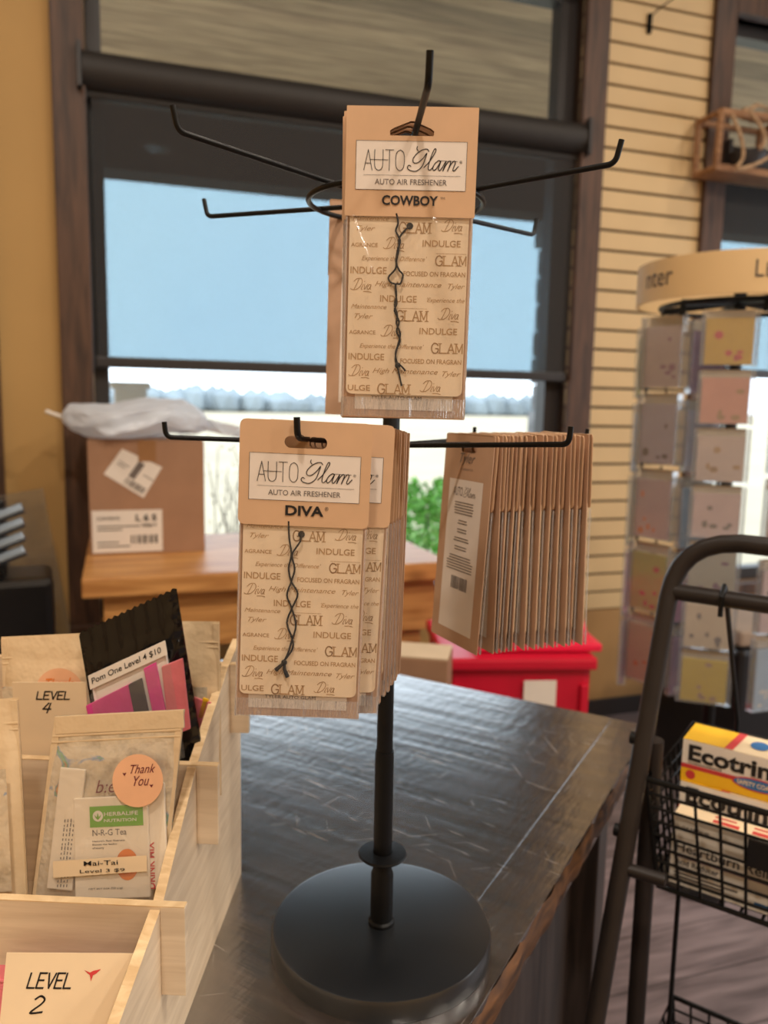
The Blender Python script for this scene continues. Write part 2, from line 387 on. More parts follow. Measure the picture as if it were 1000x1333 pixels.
M['worn'] = wood('worn_table_edge', S(36, 27, 22), S(118, 80, 46), grain=(3, 2, 9), scale=9, rough=.5, bump=.3)
M['dark_leg'] = wood('dark_stained_leg', S(44, 38, 36), S(80, 70, 66), grain=(12, 12, 1), scale=6, rough=.5)
M['pine'] = wood('oiled_pine', S(168, 112, 58), S(214, 158, 94), grain=(1.2, 8, 12), scale=4, rough=.45, bump=.06, knots=True)
M['trim'] = wood('stained_window_trim', S(52, 34, 24), S(98, 68, 49), grain=(12, 12, 1.2), scale=4, rough=.5, knots=True)
M['cream'] = mat('cream_wall_paint', S(186, 148, 90), rough=.7, var=.03, scale=4, bump=.05, bscale=200)
M['slat'] = mat('cream_slatwall', S(214, 184, 136), rough=.55, var=.03, scale=5)
M['wains'] = mat('tan_wainscot', S(172, 132, 82), rough=.6, var=.05, scale=6)
M['groove'] = mat('dark_groove', S(64, 48, 34), rough=.8)
M['plaster'] = mat('room_wall_paint', S(200, 168, 120), rough=.8, var=.03, scale=3)
M['ceil'] = mat('dark_ceiling_boards', S(74, 64, 55), rough=.9, var=.03, scale=3)
M['floor'] = wood('grey_brown_floor_planks', S(90, 80, 82), S(146, 132, 134), grain=(1.2, 9, 9), scale=3.5, rough=.42, bump=.08, plank=.16, plank_axis='Y')
M['base_trim'] = mat('dark_baseboard', S(40, 30, 26), rough=.6)
M['frame'] = mat('bronze_window_frame', S(44, 40, 40), rough=.45, var=.06, scale=10)
M['glass'] = clear('window_glass', (.97, .99, 1.0, 1), gloss=.001, rough=.02, fres=.06)
M['shade'] = shade_mat()
M['tube'] = mat('shade_roller_cover', S(40, 35, 31), rough=.6, var=.06, scale=20)
M['soffit'] = wood('porch_ceiling_planks', S(128, 104, 78), S(172, 146, 112), grain=(1, 9, 9), scale=3, rough=.7, bump=.1, plank=.16, plank_axis='Y')
M['beam'] = wood('dark_porch_beam', S(26, 21, 18), S(40, 32, 28), grain=(1, 8, 8), scale=3, rough=.8)
M['stone'] = mat('porch_stone', S(120, 120, 122), rough=.9, var=.4, scale=9, bump=.8, bscale=14)
M['field'] = mat('winter_grass', S(170, 158, 134), rough=1, var=.14, scale=.25)
M['paving'] = mat('porch_paving', S(208, 212, 214), rough=.9, var=.06, scale=3)
M['trees'] = mat('hazed_trees', S(132, 142, 148), rough=1, var=.25, scale=.15)  # grey-blue haze of the distance is mixed into this colour
M['leaf'] = mat('bush_leaf', S(150, 214, 112), rough=.5, var=.35, scale=14)
M['twig'] = mat('dry_twig', S(104, 92, 86), rough=.9, var=.2, scale=30)
M['carton'] = mat('brown_corrugated', S(158, 120, 92), rough=.75, var=.06, scale=14, bump=.05, bscale=120)
M['carton_lit_top'] = mat('window_lit_corrugated', S(205, 182, 150), rough=.8, var=.05, scale=14)
M['tape'] = mat('brown_packing_tape', S(150, 108, 70), rough=.3, var=.05, scale=20)
M['paper'] = mat('white_paper', S(226, 216, 204), rough=.7, var=.02, scale=30)
M['card'] = mat('cream_note_card', S(232, 208, 172), rough=.7, var=.02, scale=30)
M['poly_bag'] = clear('crumpled_poly_bag', (.92, .96, 1, 1), gloss=.12, rough=.2, bump=1.0, bscale=18, white=.55, back=True)
M['red'] = mat('red_plastic', S(196, 18, 48), rough=.4, var=.06, scale=8, spec=.45)
M['lid_red'] = mat('bright_red_lid_plastic', S(226, 26, 70), rough=.35, var=.05, scale=8)
M['white'] = mat('white_card_stock', S(235, 226, 214), rough=.6, var=.02, scale=40)
M['yellow'] = mat('yellow_carton', S(244, 190, 34), rough=.45, var=.03, scale=30)
M['red_ink'] = mat('red_ink', S(206, 62, 62), rough=.5, var=.05, scale=60)
M['blue_ink'] = mat('blue_ink', S(52, 112, 172), rough=.5, var=.05, scale=60)
M['plum'] = mat('plum_ink', S(112, 62, 96), rough=.5, var=.05, scale=60)
M['boxtop'] = mat('cream_carton_top', S(240, 216, 178), rough=.6, var=.03, scale=40)
M['boxgrey'] = mat('pale_grey_carton', S(230, 224, 212), rough=.55, var=.03, scale=40)
M['black'] = mat('black_plastic', S(18, 18, 20), rough=.3, var=.1, scale=30)
M['matte'] = mat('matte_black_metal', S(20, 19, 19), rough=.9, spec=.1)
M['black_foil'] = mat('black_foil_pouch', S(14, 13, 14), rough=.16, var=.15, scale=20, bump=.35, bscale=35, spec=.5)
M['cream_foil'] = mat('cream_pouch_film', S(222, 196, 158), rough=.32, var=.05, scale=20, bump=.35, bscale=40, coat=.4)
M['holo'] = hologram('holographic_pouch_film', S(218, 202, 176), .15)
M['holo_win'] = clear('pouch_window_film', (1, 1, 1, 1), gloss=.07, fres=.3, rough=.1, bump=1.0, bscale=40, white=.06)
M['sachet'] = mat('white_sachet', S(240, 226, 204), rough=.45, var=.03, scale=30, bump=.08, bscale=50)
M['green'] = mat('leaf_green_print', S(112, 172, 44), rough=.5, var=.04, scale=40)
M['peach'] = mat('peach_sticker', S(240, 186, 146), rough=.4, var=.05, scale=40)
M['pink'] = mat('hot_pink_wrap', S(222, 70, 150), rough=.35, var=.08, scale=30, bump=.15, bscale=40)
M['salmon'] = mat('salmon_wrap', S(222, 120, 128), rough=.3, var=.1, scale=30, bump=.2, bscale=40)
M['charcoal'] = mat('charcoal_band', S(58, 56, 58), rough=.5)
M['orange'] = mat('orange_print', S(232, 132, 52), rough=.5)
M['dkred_ink'] = mat('wine_ink', S(110, 34, 46), rough=.6)
M['header'] = mat('cream_spinner_header', S(222, 188, 136), rough=.55, var=.03, scale=8)
M['pocket'] = clear('clear_card_pocket', (.95, .96, .97, 1), gloss=.06, rough=.1, bump=.1, bscale=15, white=.07)
M['twine'] = wood('bare_twigs', S(140, 108, 78), S(204, 170, 130), grain=(8, 8, 8), scale=8, rough=.8)
M['rust'] = wood('rustic_shelf_wood', S(120, 82, 54), S(176, 132, 92), grain=(1.5, 9, 9), scale=6, rough=.7)
M['acrylic'] = clear('clear_acrylic', (.80, .82, .83, 1), gloss=.04, rough=.1, white=.03)
M['steel'] = mat('grey_slats', S(140, 152, 164), rough=.25, metal=.6, var=.1, scale=20)
M['grey_fabric'] = mat('taupe_panel', S(150, 130, 112), rough=.8, var=.06, scale=20)

# ------------------------------------------------------------------ room (built in the wall's own frame: u along the window wall, d into the room)
P0 = at_z(800, 928, 0)
UV = Vector((math.cos(YAW), math.sin(YAW), 0)); NV = Vector((math.sin(YAW), -math.cos(YAW), 0))
def W(u, d, z): return P0 + UV * u + NV * d + Vector((0, 0, z))
def wl_(x, y, d=0.0):
    p = at_pl(x, y, P0 + NV * d, NV) - P0; return p.dot(UV), p.z
WROT = (0, 0, YAW)        # local x = u, local y = -d
def struct(name, b, m, **k):
    o = link(name, b, m, loc=P0, rot=WROT, **k); o['kind'] = 'structure'; return o
def wbox(b, u0, u1, d0, d1, z0, z1, bev=0.0):
    return b.box(((u0 + u1) / 2, -(d0 + d1) / 2, (z0 + z1) / 2), (abs(u1 - u0), abs(d1 - d0), abs(z1 - z0)), bev=bev)

HC = 3.55
U_L, U_R, D_B = -3.9, 3.4, 6.2
b = B(); wbox(b, U_L, U_R, 0, D_B, -.06, 0); struct('floor', b, M['floor'])
b = B(); wbox(b, U_L, U_R, 0, D_B, HC, HC + .06); struct('ceiling', b, M['ceil'])
b = B(); wbox(b, U_L - .1, U_L, -.15, D_B, 0, HC); struct('wall_left', b, M['plaster'])
b = B(); wbox(b, U_R, U_R + .1, -.15, 1.0, 0, HC); wbox(b, U_R, U_R + .1, 4.6, D_B, 0, HC); wbox(b, U_R, U_R + .1, 1.0, 4.6, 0, .6); wbox(b, U_R, U_R + .1, 1.0, 4.6, 2.6, HC); struct('wall_right', b, M['plaster'])  # unseen opening added here to bring in cool daylight from the right
b = B(); wbox(b, U_L - .1, U_R + .1, D_B, D_B + .1, 0, HC); struct('wall_back', b, M['plaster'])
# window wall: piers, sills, heads
W1a, W1b = -2.075, -.315      # window_1 opening
W2a, W2b = .36, 1.75
SILL, HEAD = .55, 2.86
b = B()
wbox(b, U_L, W1a, -.15, 0, 0, HC)
wbox(b, W1a, W1b, -.15, 0, 0, SILL); wbox(b, W1a, W1b, -.15, 0, HEAD, HC)
struct('wall_front', b, M['cream'])
b = B()
wbox(b, W1b, W2a, -.15, -.012, 0, HC); wbox(b, W2b, U_R, -.15, -.012, 0, HC)
wbox(b, W2a, W2b, -.15, -.012, 0, SILL); wbox(b, W2a, W2b, -.15, -.012, HEAD, HC)
struct('wall_front_right', b, M['groove'])
b = B()
ZS = wl_(790, 793)[1]; zz = ZS
for (ua, ub) in ((-.315, W2a), (W2b, U_R)):
    zz = ZS
    while zz < HC:
        wbox(b, ua, ub, -.012, 0.004, zz + .006, min(zz + .0722, HC), bev=.0015); zz += .0764
struct('trim_slatwall', b, M['slat'])
b = B(); wbox(b, W1b, W2a, -.012, .002, 0, ZS); wbox(b, W2b, U_R, -.012, .002, 0, ZS); wbox(b, W2a, W2b, -.012, .002, 0, SILL); struct('trim_wainscot', b, M['wains'])
b = B(); wbox(b, U_L, U_R, 0.004, .02, 0, .075, bev=.004); struct('baseboard_front', b, M['base_trim'])

def casing(name, ua, ub, lo, hi, wl_w, wr_w):
    b = B()
    wbox(b, ua - wl_w, ua, -.15, .028, lo - .1, HC, bev=.004); wbox(b, ub, ub + wr_w, -.15, .028, lo - .1, HC, bev=.004)
    wbox(b, ua, ub, -.15, .028, hi, HC, bev=.004); wbox(b, ua - wl_w, ub + wr_w, -.15, .05, lo - .05, lo, bev=.004)
    struct(name, b, M['trim'])
casing('trim_1', W1a, W1b, SILL, HEAD, .098, .10)
casing('trim_2', W2a, W2b, SILL, HEAD, .10, .10)
b = B(); wbox(b, -2.62, -2.352, 0, .028, 0, HC, bev=.004); struct('trim_3', b, M['trim'])
def window(name, ua, ub, ztop):
    o = bpy.data.objects.new(name, None); COL.objects.link(o); o.location = P0; o.rotation_euler = WROT; o['kind'] = 'structure'
    b = B(); f = .048
    wbox(b, ua, ua + f, -.12, -.05, SILL, HEAD); wbox(b, ub - f - .02, ub, -.12, -.05, SILL, HEAD)
    wbox(b, ua, ub, -.12, -.05, SILL, SILL + f); wbox(b, ua, ub, -.12, -.05, HEAD - f, HEAD); wbox(b, ua, ub, -.12, -.05, ztop - .04, ztop + .05)
    link('window_frame', b, M['frame'], o)
    b = B(); wbox(b, ua + f, ub - f, -.09, -.084, SILL + f, ztop - .04); link('lower_pane', b, M['glass'], o)
    b = B(); wbox(b, ua + f, ub - f, -.09, -.084, ztop + .05, HEAD - f); link('transom_pane', b, M['glass'], o)
    return o
ZT = 2.31
window('window_1', W1a, W1b, ZT); window('window_2', W2a, W2b, ZT)

def roller(ua, ub, zbot, label):
    t = thing('roller_shade', label, 'window shade', W(ua, 0, ZT), WROT); w = ub - ua
    b = B(); b.tube([(0, .0, 0), (w, .0, 0)], .058, 24)
    link('roller_tube', b, M['tube'], t, smooth=True)
    b = B(); b.box((w / 2, .02, -.03), (w, .05, .09), bev=.006); link('fascia', b, M['tube'], t)
    b = B(); b.box((w / 2, .0, (zbot - ZT) / 2 - .01), (w - .07, .0012, ZT - zbot - .02)); link('fabric', b, M['shade'], t)
    b = B(); b.box((w / 2, .0, zbot - ZT), (w - .05, .022, .036), bev=.006); link('bottom_bar', b, M['frame'], t)
    b = B(); b.tube([(.02, -.02, -.02), (.02, -.02, zbot - ZT - .02), (.02, -.005, zbot - ZT - .035), (.02, .01, zbot - ZT - .02), (.02, .01, -.02)], .003, 6)
    link('bead_chain', b, M['black'], t)
    for s in (.004, w - .004):
        b = B(); b.box((s, .0, 0), (.014, .13, .13), bev=.003); link('bracket', b, M['frame'], t)
    return t
roller(W1a - .02, W1b + .02, 1.42, 'dark sheer roller shade pulled halfway down over the wide window behind the rack')
roller(W2a - .02, W2b, 1.46, 'dark sheer roller shade on the right window behind the card spinner')

# ------------------------------------------------------------------ outside the windows
b = B(); wbox(b, -4.6, 3.2, -2.35, -.15, 3.02, 3.08); struct('trim_porch_ceiling', b, M['soffit'])
def wz(x, y, d): return wl_(x, y, d)[1]
ZB = wz(400, 246, -2.2)
b = B(); wbox(b, -6, 6, -2.45, -2.2, ZB, 3.10); struct('trim_porch_beam', b, M['beam'])
b = B(); wbox(b, -6, 6, -2.6, -.15, -.25, -.05); struct('trim_porch_floor', b, M['paving'])
def post(x, y, label):
    u, z = wl_(x, y, -2.3)
    t = thing('porch_post', label, 'post', W(u, -2.3, -.05), WROT)
    b = B(); n = 14; rr = random.Random(int(u * 100))
    for k in range(n):
        h = (ZB + .05) / n; b.box((rr.uniform(-.015, .015), 0, h * (k + .5)), (.27 + rr.uniform(-.03, .03), .27, h * .97), bev=.02)
    link('stone_shaft', b, M['stone'], t)
    b = B(); b.box((0, 0, .04), (.4, .4, .08), bev=.01); link('plinth', b, M['stone'], t)
u, z = wl_(170, 520, -.9)  # upright block put in for a pale strip of unknown origin
t = thing('pale_upright', 'short pale upright standing in for a pale strip outside the window above the plastic bag', 'post', W(u, -.9, -.05), WROT)
b = B(); b.box((0, 0, .7), (.14, .10, 1.40), bev=.008); link('shaft', b, M['paving'], t)
b = B(); b.box((0, 0, 1.41), (.17, .13, .03), bev=.008); link('cap', b, M['paving'], t)
post(722, 520, 'stone porch post outside, at the right side of the wide window')
b = B(); b.box((0, 0, 0), (600, 600, .1)); o = link('ground', b, M['field']); o.location = W(0, -302.7, -.35); o.rotation_euler = WROT; o['kind'] = 'structure'
b = B(); rr = random.Random(3)
for k in range(520):
    u = rr.uniform(-110, 110); h = rr.uniform(2.2, 3.6) + .6 * math.sin(u * .13)
    c = Vector((u, rr.uniform(-4, 4), h * .45))
    r = bmesh.ops.create_icosphere(b.bm, subdivisions=1, radius=1.0)
    for v in r['verts']: v.co = Vector((v.co.x * rr.uniform(1.6, 2.4), v.co.y * 1.6, v.co.z * h * .62)) + c
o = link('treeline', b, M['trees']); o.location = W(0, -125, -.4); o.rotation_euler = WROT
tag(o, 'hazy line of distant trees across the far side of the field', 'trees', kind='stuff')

u, z = wl_(562, 690, -1.5)
t = thing('green_bush', 'bright green leafy bush outside the window behind the bench end', 'bush', W(u, -1.5, -.05), WROT)
b = B(); rr = random.Random(5); hb = z + .18
for k in range(2600):
    a = rr.uniform(0, 6.283); q = rr.random() ** .5; zf = rr.random()
    rad = .36 * math.sin(math.pi * (.12 + .83 * zf)) ** .6
    c = Vector((math.cos(a) * q * rad, math.sin(a) * q * rad, .12 + zf * hb + .06 * math.sin(a * 3)))
    s = rr.uniform(.022, .04); R3 = Euler((rr.uniform(-1, 1), rr.uniform(-1, 1), rr.uniform(0, 6.28))).to_matrix()
    b.poly([c + R3 @ Vector(v) for v in ((-s, 0, 0), (0, -s * .45, .004), (s, 0, 0), (0, s * .45, .004))])
link('foliage', b, M['leaf'], t)
b = B()
for k in range(9):
    a = k * .7; b.tube([(0, 0, 0), (.1 * math.cos(a), .1 * math.sin(a), .4), (.22 * math.cos(a), .22 * math.sin(a), .75)], .007, 6)
link('stem', b, M['twig'], t)
u, z = wl_(292, 650, -1.1)
t = thing('dry_shrub', 'bare dry twiggy shrub outside the window right of the cardboard box', 'shrub', W(u, -1.1, -.05), WROT)
b = B(); rr = random.Random(9)
for k in range(26):
    a = rr.uniform(0, 6.28); p = Vector((0, 0, 0)); d = Vector((.25 * math.cos(a), .2 * math.sin(a), 1)); pts = [p.copy()]
    for j in range(5):
        p = p + d.normalized() * rr.uniform(.18, .26); d += Vector((rr.uniform(-.4, .4), rr.uniform(-.4, .4), 0)); pts.append(p.copy())
    b.tube(pts, [.006, .005, .004, .003, .003, .002], 5)
link('branch', b, M['twig'], t)
b = B()
for k in range(220):
    c = Vector((rr.uniform(-.3, .3), rr.uniform(-.2, .2), rr.uniform(.55, 1.2))); s = rr.uniform(.008, .018)
    b.poly([c + Vector((rr.uniform(-s, s), rr.uniform(-s, s), rr.uniform(-s, s))) for _ in range(3)])
link('seed_head', b, M['twig'], t)

# ------------------------------------------------------------------ ceiling lamps (recessed downlights) and window portals
for k, (u, d) in enumerate(((-2.6, 1.3), (-.9, 1.5), (.9, 1.3), (-2.4, 3.1), (-.5, 3.3), (1.2, 3.1), (-1.6, 4.8), (.6, 4.8))):
    t = bpy.data.objects.new('ceiling_downlight', None)
    area('ceiling_downlight', W(u, d, HC - .02), .22, LAMP * (.36 if d < 2 else 1.25), LAMP_COL, (0, 0, 0))
area('window_portal', W((W1a + W1b) / 2, -.2, (SILL + HEAD) / 2), 1.9, 1, (1, 1, 1), Euler((R_(-90), 0, YAW)), 'RECTANGLE', 2.4, True)
area('window_portal', W(U_R + .06, 2.8, 1.6), 3.6, 1, (1, 1, 1), Euler((R_(-90), 0, YAW + R_(-90))), 'RECTANGLE', 2.0, True)  # guides sampling through the added opening in the right wall
area('window_portal', W((W2a + W2b) / 2, -.2, (SILL + HEAD) / 2), 1.5, 1, (1, 1, 1), Euler((R_(-90), 0, YAW)), 'RECTANGLE', 2.4, True)

# ------------------------------------------------------------------ dark table under the rack
TZ = .78
BR = Vector((.448, 1.267, 0)); TROT = R_(-29.3)
t = thing('display_table', 'dark scratched plank table with worn brown edge under the wire rack', 'table', BR, (0, 0, TROT))
TW, TL = .82, 1.22
b = B(); b.box((-TW / 2 - .03, -TL / 2, TZ - .0195), (TW - .0635, TL, .039), bev=.0008)
link('tabletop', b, M['table'], t)
b = B(); b.box((-.031, -TL / 2, TZ - .0197), (.0615, TL, .039), bev=.0008)
link('breadboard_end', b, M['table'], t)
b = B()
rr = random.Random(2); pts = []; N = 60
b.sheet(lambda i, j: (.0 + .0035 * math.sin(j * math.pi) + .0012 * math.sin(i * 61) + .001 * math.sin(i * 143 + 2), -TL * i, TZ - .001 - .037 * j), 120, 4)
link('worn_edge', b, M['worn'], t, smooth=True)
b = B(); b.box((-TW / 2, -TL / 2, TZ - .039 - .045), (TW - .16, TL - .16, .088)); link('apron', b, M['dark_leg'], t)
b = B(); b.box((-.10, -.61, .36), (.02, 1.14, .60)); link('side_panel', b, M['dark_leg'], t)
for (x, y) in ((-.075, -.075), (-.075, -TL + .075), (-TW + .075, -.075), (-TW + .075, -TL + .075), (-.075, -.56)):
    b = B(); b.box((x, y, (TZ - .039) / 2), (.055, .055, TZ - .039), bev=.003); link('leg', b, M['dark_leg'], t)

# ------------------------------------------------------------------ air freshener rack
RB = Vector((.005, .718, TZ))
rack = thing('spinner_rack', 'black wire countertop rack with two tiers of hooks on a round base', 'display rack', RB)
b = B(); b.lathe([(0, .0), (.1063, 0), (.1063, .016), (.1045, .0195), (.1025, .020), (0, .020)], 96)
link('base_plate', b, M['base_metal'], rack, smooth=True)
b = B(); b.lathe([(.0, .0195), (.0125, .0195), (.0125, .023), (.0108, .025), (.0108, .072), (.0092, .076), (.0092, .092), (0, .092)], 28); link('socket_tube', b, M['black_metal'], rack, smooth=True)
b = B(); b.lathe([(.0092, .090), (.0225, .0905), (.0232, .0918), (.0225, .0932), (.0095, .094)], 40); link('collar_disc', b, M['black_metal'], rack, smooth=True)
b = B(); b.lathe([(.0088, .094), (.0090, .19), (.0086, .196), (.0, .196)], 24); link('lower_pole', b, M['black_metal'], rack, smooth=True)
ZHI = 1.472 - TZ; ZLO = 1.3 - .036 - TZ
b = B(); b.lathe([(.0076, .19), (.0076, ZHI + .012), (.005, ZHI + .016), (0, ZHI + .016)], 24); link('upper_pole', b, M['black_metal'], rack, smooth=True)
for z, nm in ((ZHI, 'hub'), (ZLO, 'hub')):
    b = B(); b.lathe([(.0, z - .012), (.0118, z - .012), (.0125, z - .010), (.0125, z + .008), (.0118, z + .010), (0, z + .010)], 28); link(nm, b, M['black_metal'], rack, smooth=True)
b = B(); b.tube([(.0750 * math.cos(a * math.pi / 32), .0750 * math.sin(a * math.pi / 32), ZHI) for a in range(64)], .0023, 10, closed=True); link('hook_ring', b, M['wire'], rack, smooth=True)
def arm(tip, hubz, up=.017, flare=.004):
    """Straight hook wire from the hub to tip with a rounded upturn."""
    tip = Vector(tip); h = Vector((tip.x, tip.y, 0)).normalized()
    st = Vector((h.x * .010, h.y * .010, hubz)); ax = (tip - st).normalized(); pts = [st, st.lerp(tip, .5)]
    upv = (Vector((0, 0, 1)) * up + h * flare).normalized()
    rr = .006
    for k in range(7):
        a = k / 6; pts.append((tip - ax * rr).lerp(tip, a).lerp(tip.lerp(tip + upv * rr, a), a))
    pts.append(tip + upv * up)
    b = B(); b.tube(pts, .0022, 10); link('hook_arm', b, M['wire'], rack, smooth=True)
def tip_px(x, y, k):
    d = ray(x, y); s = (1.472 - 1.3) / d.z * k; return CAM + d * s - RB
ARMS = {}
for nm, x, y, k in (('front', 558, 110, 1.05), ('left', 232, 171, 1.10), ('right', 801, 213, 1.06), ('bl', 270, 282, 1.03), ('br', 695, 306, 1.02)):
    ARMS[nm] = tip_px(x, y, k); arm(ARMS[nm], ZHI)
ARMS['back'] = Vector((-.03, .2, ZHI + .014)); arm(ARMS['back'], ZHI)
LOW = {}
for nm, a, r, *rest in (('front', -106, .22, .014), ('left', -168, .195, .005), ('rf', -48, .19, .010), ('right', 18, .2, .003), ('bk', 62, .2, .0), ('bl', 132, .2, .0)):
    r, dz = (r, rest[0]); LOW[nm] = Vector((r * math.cos(R_(a)), r * math.sin(R_(a)), ZLO + dz)); arm(LOW[nm], ZLO, up=.013, flare=.001)

# ------------------------------------------------------------------ air freshener packets
PW, ZTOP = .0847, .0137
HB = ZTOP - .068; BB = ZTOP - .1985; IB = ZTOP - .183
GLAM_S = [[(3.9, 8.7), (3.7, 7.9), (4.2, 7.1)], [(8.3, 7.0), (7.6, 7.8), (6.0, 7.6), (4.0, 6.4), (2.4, 4.4), (2.6, 2.9), (4.2, 2.9), (6.2, 4.6), (7.5, 6.4), (6.9, 4.2), (5.8, 1.5), (3.6, -.2), (1.2, .1), (.3, 1.1), (.9, 1.9), (1.6, 1.5)],
          [(6.6, 1.2), (8.6, 3.4), (10.6, 6.6), (10.9, 7.8), (10.3, 7.8), (9.2, 5.2), (8.3, 2.0), (8.3, .5), (9.1, .4), (10.2, 1.6)],
          [(12.9, 3.3), (12.2, 3.8), (11.0, 3.0), (10.0, 1.4), (10.3, .2), (11.5, 1.1), (12.9, 3.5), (12.1, .9), (12.6, .2), (13.6, 1.4)],
          [(13.6, 1.4), (14.9, 3.6), (13.8, .1), (14.9, 2.3), (16.1, 3.7), (16.6, 3.0), (15.6, .1), (16.7, 2.4), (17.9, 3.7), (18.4, 3.0), (17.6, .7), (18.1, .2), (19.6, 1.8)]]
DIVA_S = [[(2.2, 6.5), (1.4, 3.2), (.6, .3)], [(-.6, 5.0), (.8, 6.6), (3.2, 6.9), (4.6, 5.2), (4.2, 2.6), (2.2, .5), (-.6, .2), (-1.6, .9)], [(5.6, 3.4), (5.0, .8), (5.6, .4)], [(5.9, 5), (6.0, 5.3)], [(6.4, 3.5), (6.9, .5), (8.4, 3.7)],
          [(10.3, 3.2), (9.2, 3.2), (8.6, 1.6), (9.0, .5), (9.8, .9), (10.4, 3.1), (10.3, .8), (10.8, .6)], [(6.6, -.9), (9.4, -.8), (11.6, -1.3)]]
def strokes(b, S_, x0, z0, s, w, y, shear=.0, back=False, sx=1.0):
    for st in S_: b.ribbon([((x0 + (p[0] * sx + p[1] * shear) * s) * (-1 if back else 1), z0 + p[1] * s) for p in st], w, y)
def mono(b, word, x0, x1, z0, z1, w, y, serif=0.0):
    """Single-line capitals: A U T O L E V G M I N D and digits 2 4."""
    G = {'A': [[(0, 0), (.5, 1), (1, 0)], [(.2, .34), (.8, .34)]], 'U': [[(0, 1), (0, .35), (.12, .1), (.5, 0), (.88, .1), (1, .35), (1, 1)]],
         'T': [[(0, 1), (1, 1)], [(.5, 1), (.5, 0)]], 'O': [[(.5, 1), (.15, .9), (0, .7), (0, .3), (.15, .1), (.5, 0), (.85, .1), (1, .3), (1, .7), (.85, .9), (.5, 1)]],
         'L': [[(0, 1), (0, 0), (1, 0)]], 'E': [[(1, 1), (0, 1), (0, 0), (1, 0)], [(0, .52), (.8, .52)]], 'V': [[(0, 1), (.5, 0), (1, 1)]],
         'G': [[(1, .8), (.7, 1), (.3, 1), (0, .7), (0, .3), (.3, 0), (.75, 0), (1, .2), (1, .45), (.6, .45)]],
         'M': [[(0, 0), (0, 1), (.5, .15), (1, 1), (1, 0)]], '4': [[(.6, 1), (0, .4), (1, .4)], [(.85, 1), (.6, 0)]], '2': [[(.1, .8), (.5, 1), (.9, .8), (.7, .5), (0, 0), (1, .05)]]}
    n = len(word); cw = (x1 - x0) / (n + (n - 1) * .28)
    for i, c in enumerate(word):
        a = x0 + i * cw * 1.28
        for st in G[c]:
            b.ribbon([(a + p[0] * cw, z0 + p[1] * (z1 - z0)) for p in st], w, y, smooth=(c in 'UOG2'))
        if serif:
            feet = {'L': [(0, 1), (0, 0)], 'A': [(0, 0), (1, 0)], 'M': [(0, 0), (1, 0), (0, 1), (1, 1)], 'G': []}.get(c, [])
            for (fx, fz) in feet: b.ribbon([(a + fx * cw - serif, z0 + fz * (z1 - z0)), (a + fx * cw + serif, z0 + fz * (z1 - z0))], w * .7, y, smooth=False)

def pattern():
    b = B(); y = -.00185; k = .0764 / 597
    X = lambda c: (c - 393) * k
    Z = lambda c: IB + (712 - c) * .000128
    # printed scatter of names, rows measured from the bottom of the card
    bold = []; light = []
    for off in (0, -440):
        def T(s, x0, x1, yc, h, bd=0.0, sh=0.0):
            z0, z1 = Z(yc + off + h / 2), Z(yc + off - h / 2)
            if z1 > HB + .004 and off: return
            if z0 > HB - .001: return
            b.text(s, X(max(x0, 92)), X(min(x1, 694)), z0, z1, y, bd, sh)
        def G(x0, x1, yc, h, s='GLAM'):
            z0, z1 = Z(yc + off + h / 2), Z(yc + off - h / 2)
            if z0 > HB - .001: return
            mono(b, s, X(x0), X(x1), z0, z1, .00075, y, serif=.0011); b.ribbon([(X(x0), z1 + .0016), (X(x1), z1 + .0016)], .0002, y)
        def D(x0, yc):
            z0 = Z(yc + off + 20)
            if z0 > HB - .001: return
            strokes(b, DIVA_S, X(x0 + 18), z0, .00108, .00042, y, .22)
        T("Experience the Difference'", 155, 490, 22, 30, 0, .35); G(537, 690, 25, 46)
        T('INDULGE', 98, 285, 80, 35, .012); T('FOCUSED ON FRAGRAN', 372, 690, 92, 24, .012)
        D(95, 160); T('High Maintenance', 226, 570, 150, 34, 0, .4); T('Tyler', 605, 690, 155, 34, 0, .4)
        T('INDULGE', 255, 445, 220, 34, .012); T("'Experience the", 497, 692, 225, 30, 0, .35)
        T('Maintenance', 105, 290, 262, 22, 0, .4); G(345, 500, 305, 50); D(552, 300); T('Tyler', 125, 220, 315, 32, 0, .4)
        T('INDULGE', 465, 660, 380, 33, .012); D(258, 392); T('AGRANCE', 98, 236, 394, 20, .01)
    for (s, x0, x1, yc, h, bd, sh) in (("Experience the Difference'", 155, 490, 465, 30, 0, .35), ('INDULGE', 98, 285, 518, 34, .012, 0), ('FOCUSED ON FRAGRAN', 370, 688, 535, 24, .012, 0),
                                       ('High Maintenance', 226, 568, 592, 34, 0, .4), ('Tyler', 592, 688, 600, 34, 0, .4), ('ULGE', 98, 215, 680, 30, .012, 0)):
        b.text(s, X(x0), X(x1), Z(yc + h / 2), Z(yc - h / 2), y, bd, sh)
    mono(b, 'GLAM', X(532), X(690), Z(490), Z(442), .00075, y, serif=.0011)
    mono(b, 'GLAM', X(258), X(420), Z(706), Z(658), .00075, y, serif=.0011)
    for (x0, yc) in ((95, 600), (472, 672)): strokes(b, DIVA_S, X(x0 + 18), Z(yc + 20), .00108, .00042, y, .22)
    # trim to the card
    for f in [f for f in b.bm.faces if any(abs(v.co.x) > .0388 or v.co.z < IB + .0001 for v in f.verts)]: b.bm.faces.remove(f)
    b.flat = True; return b

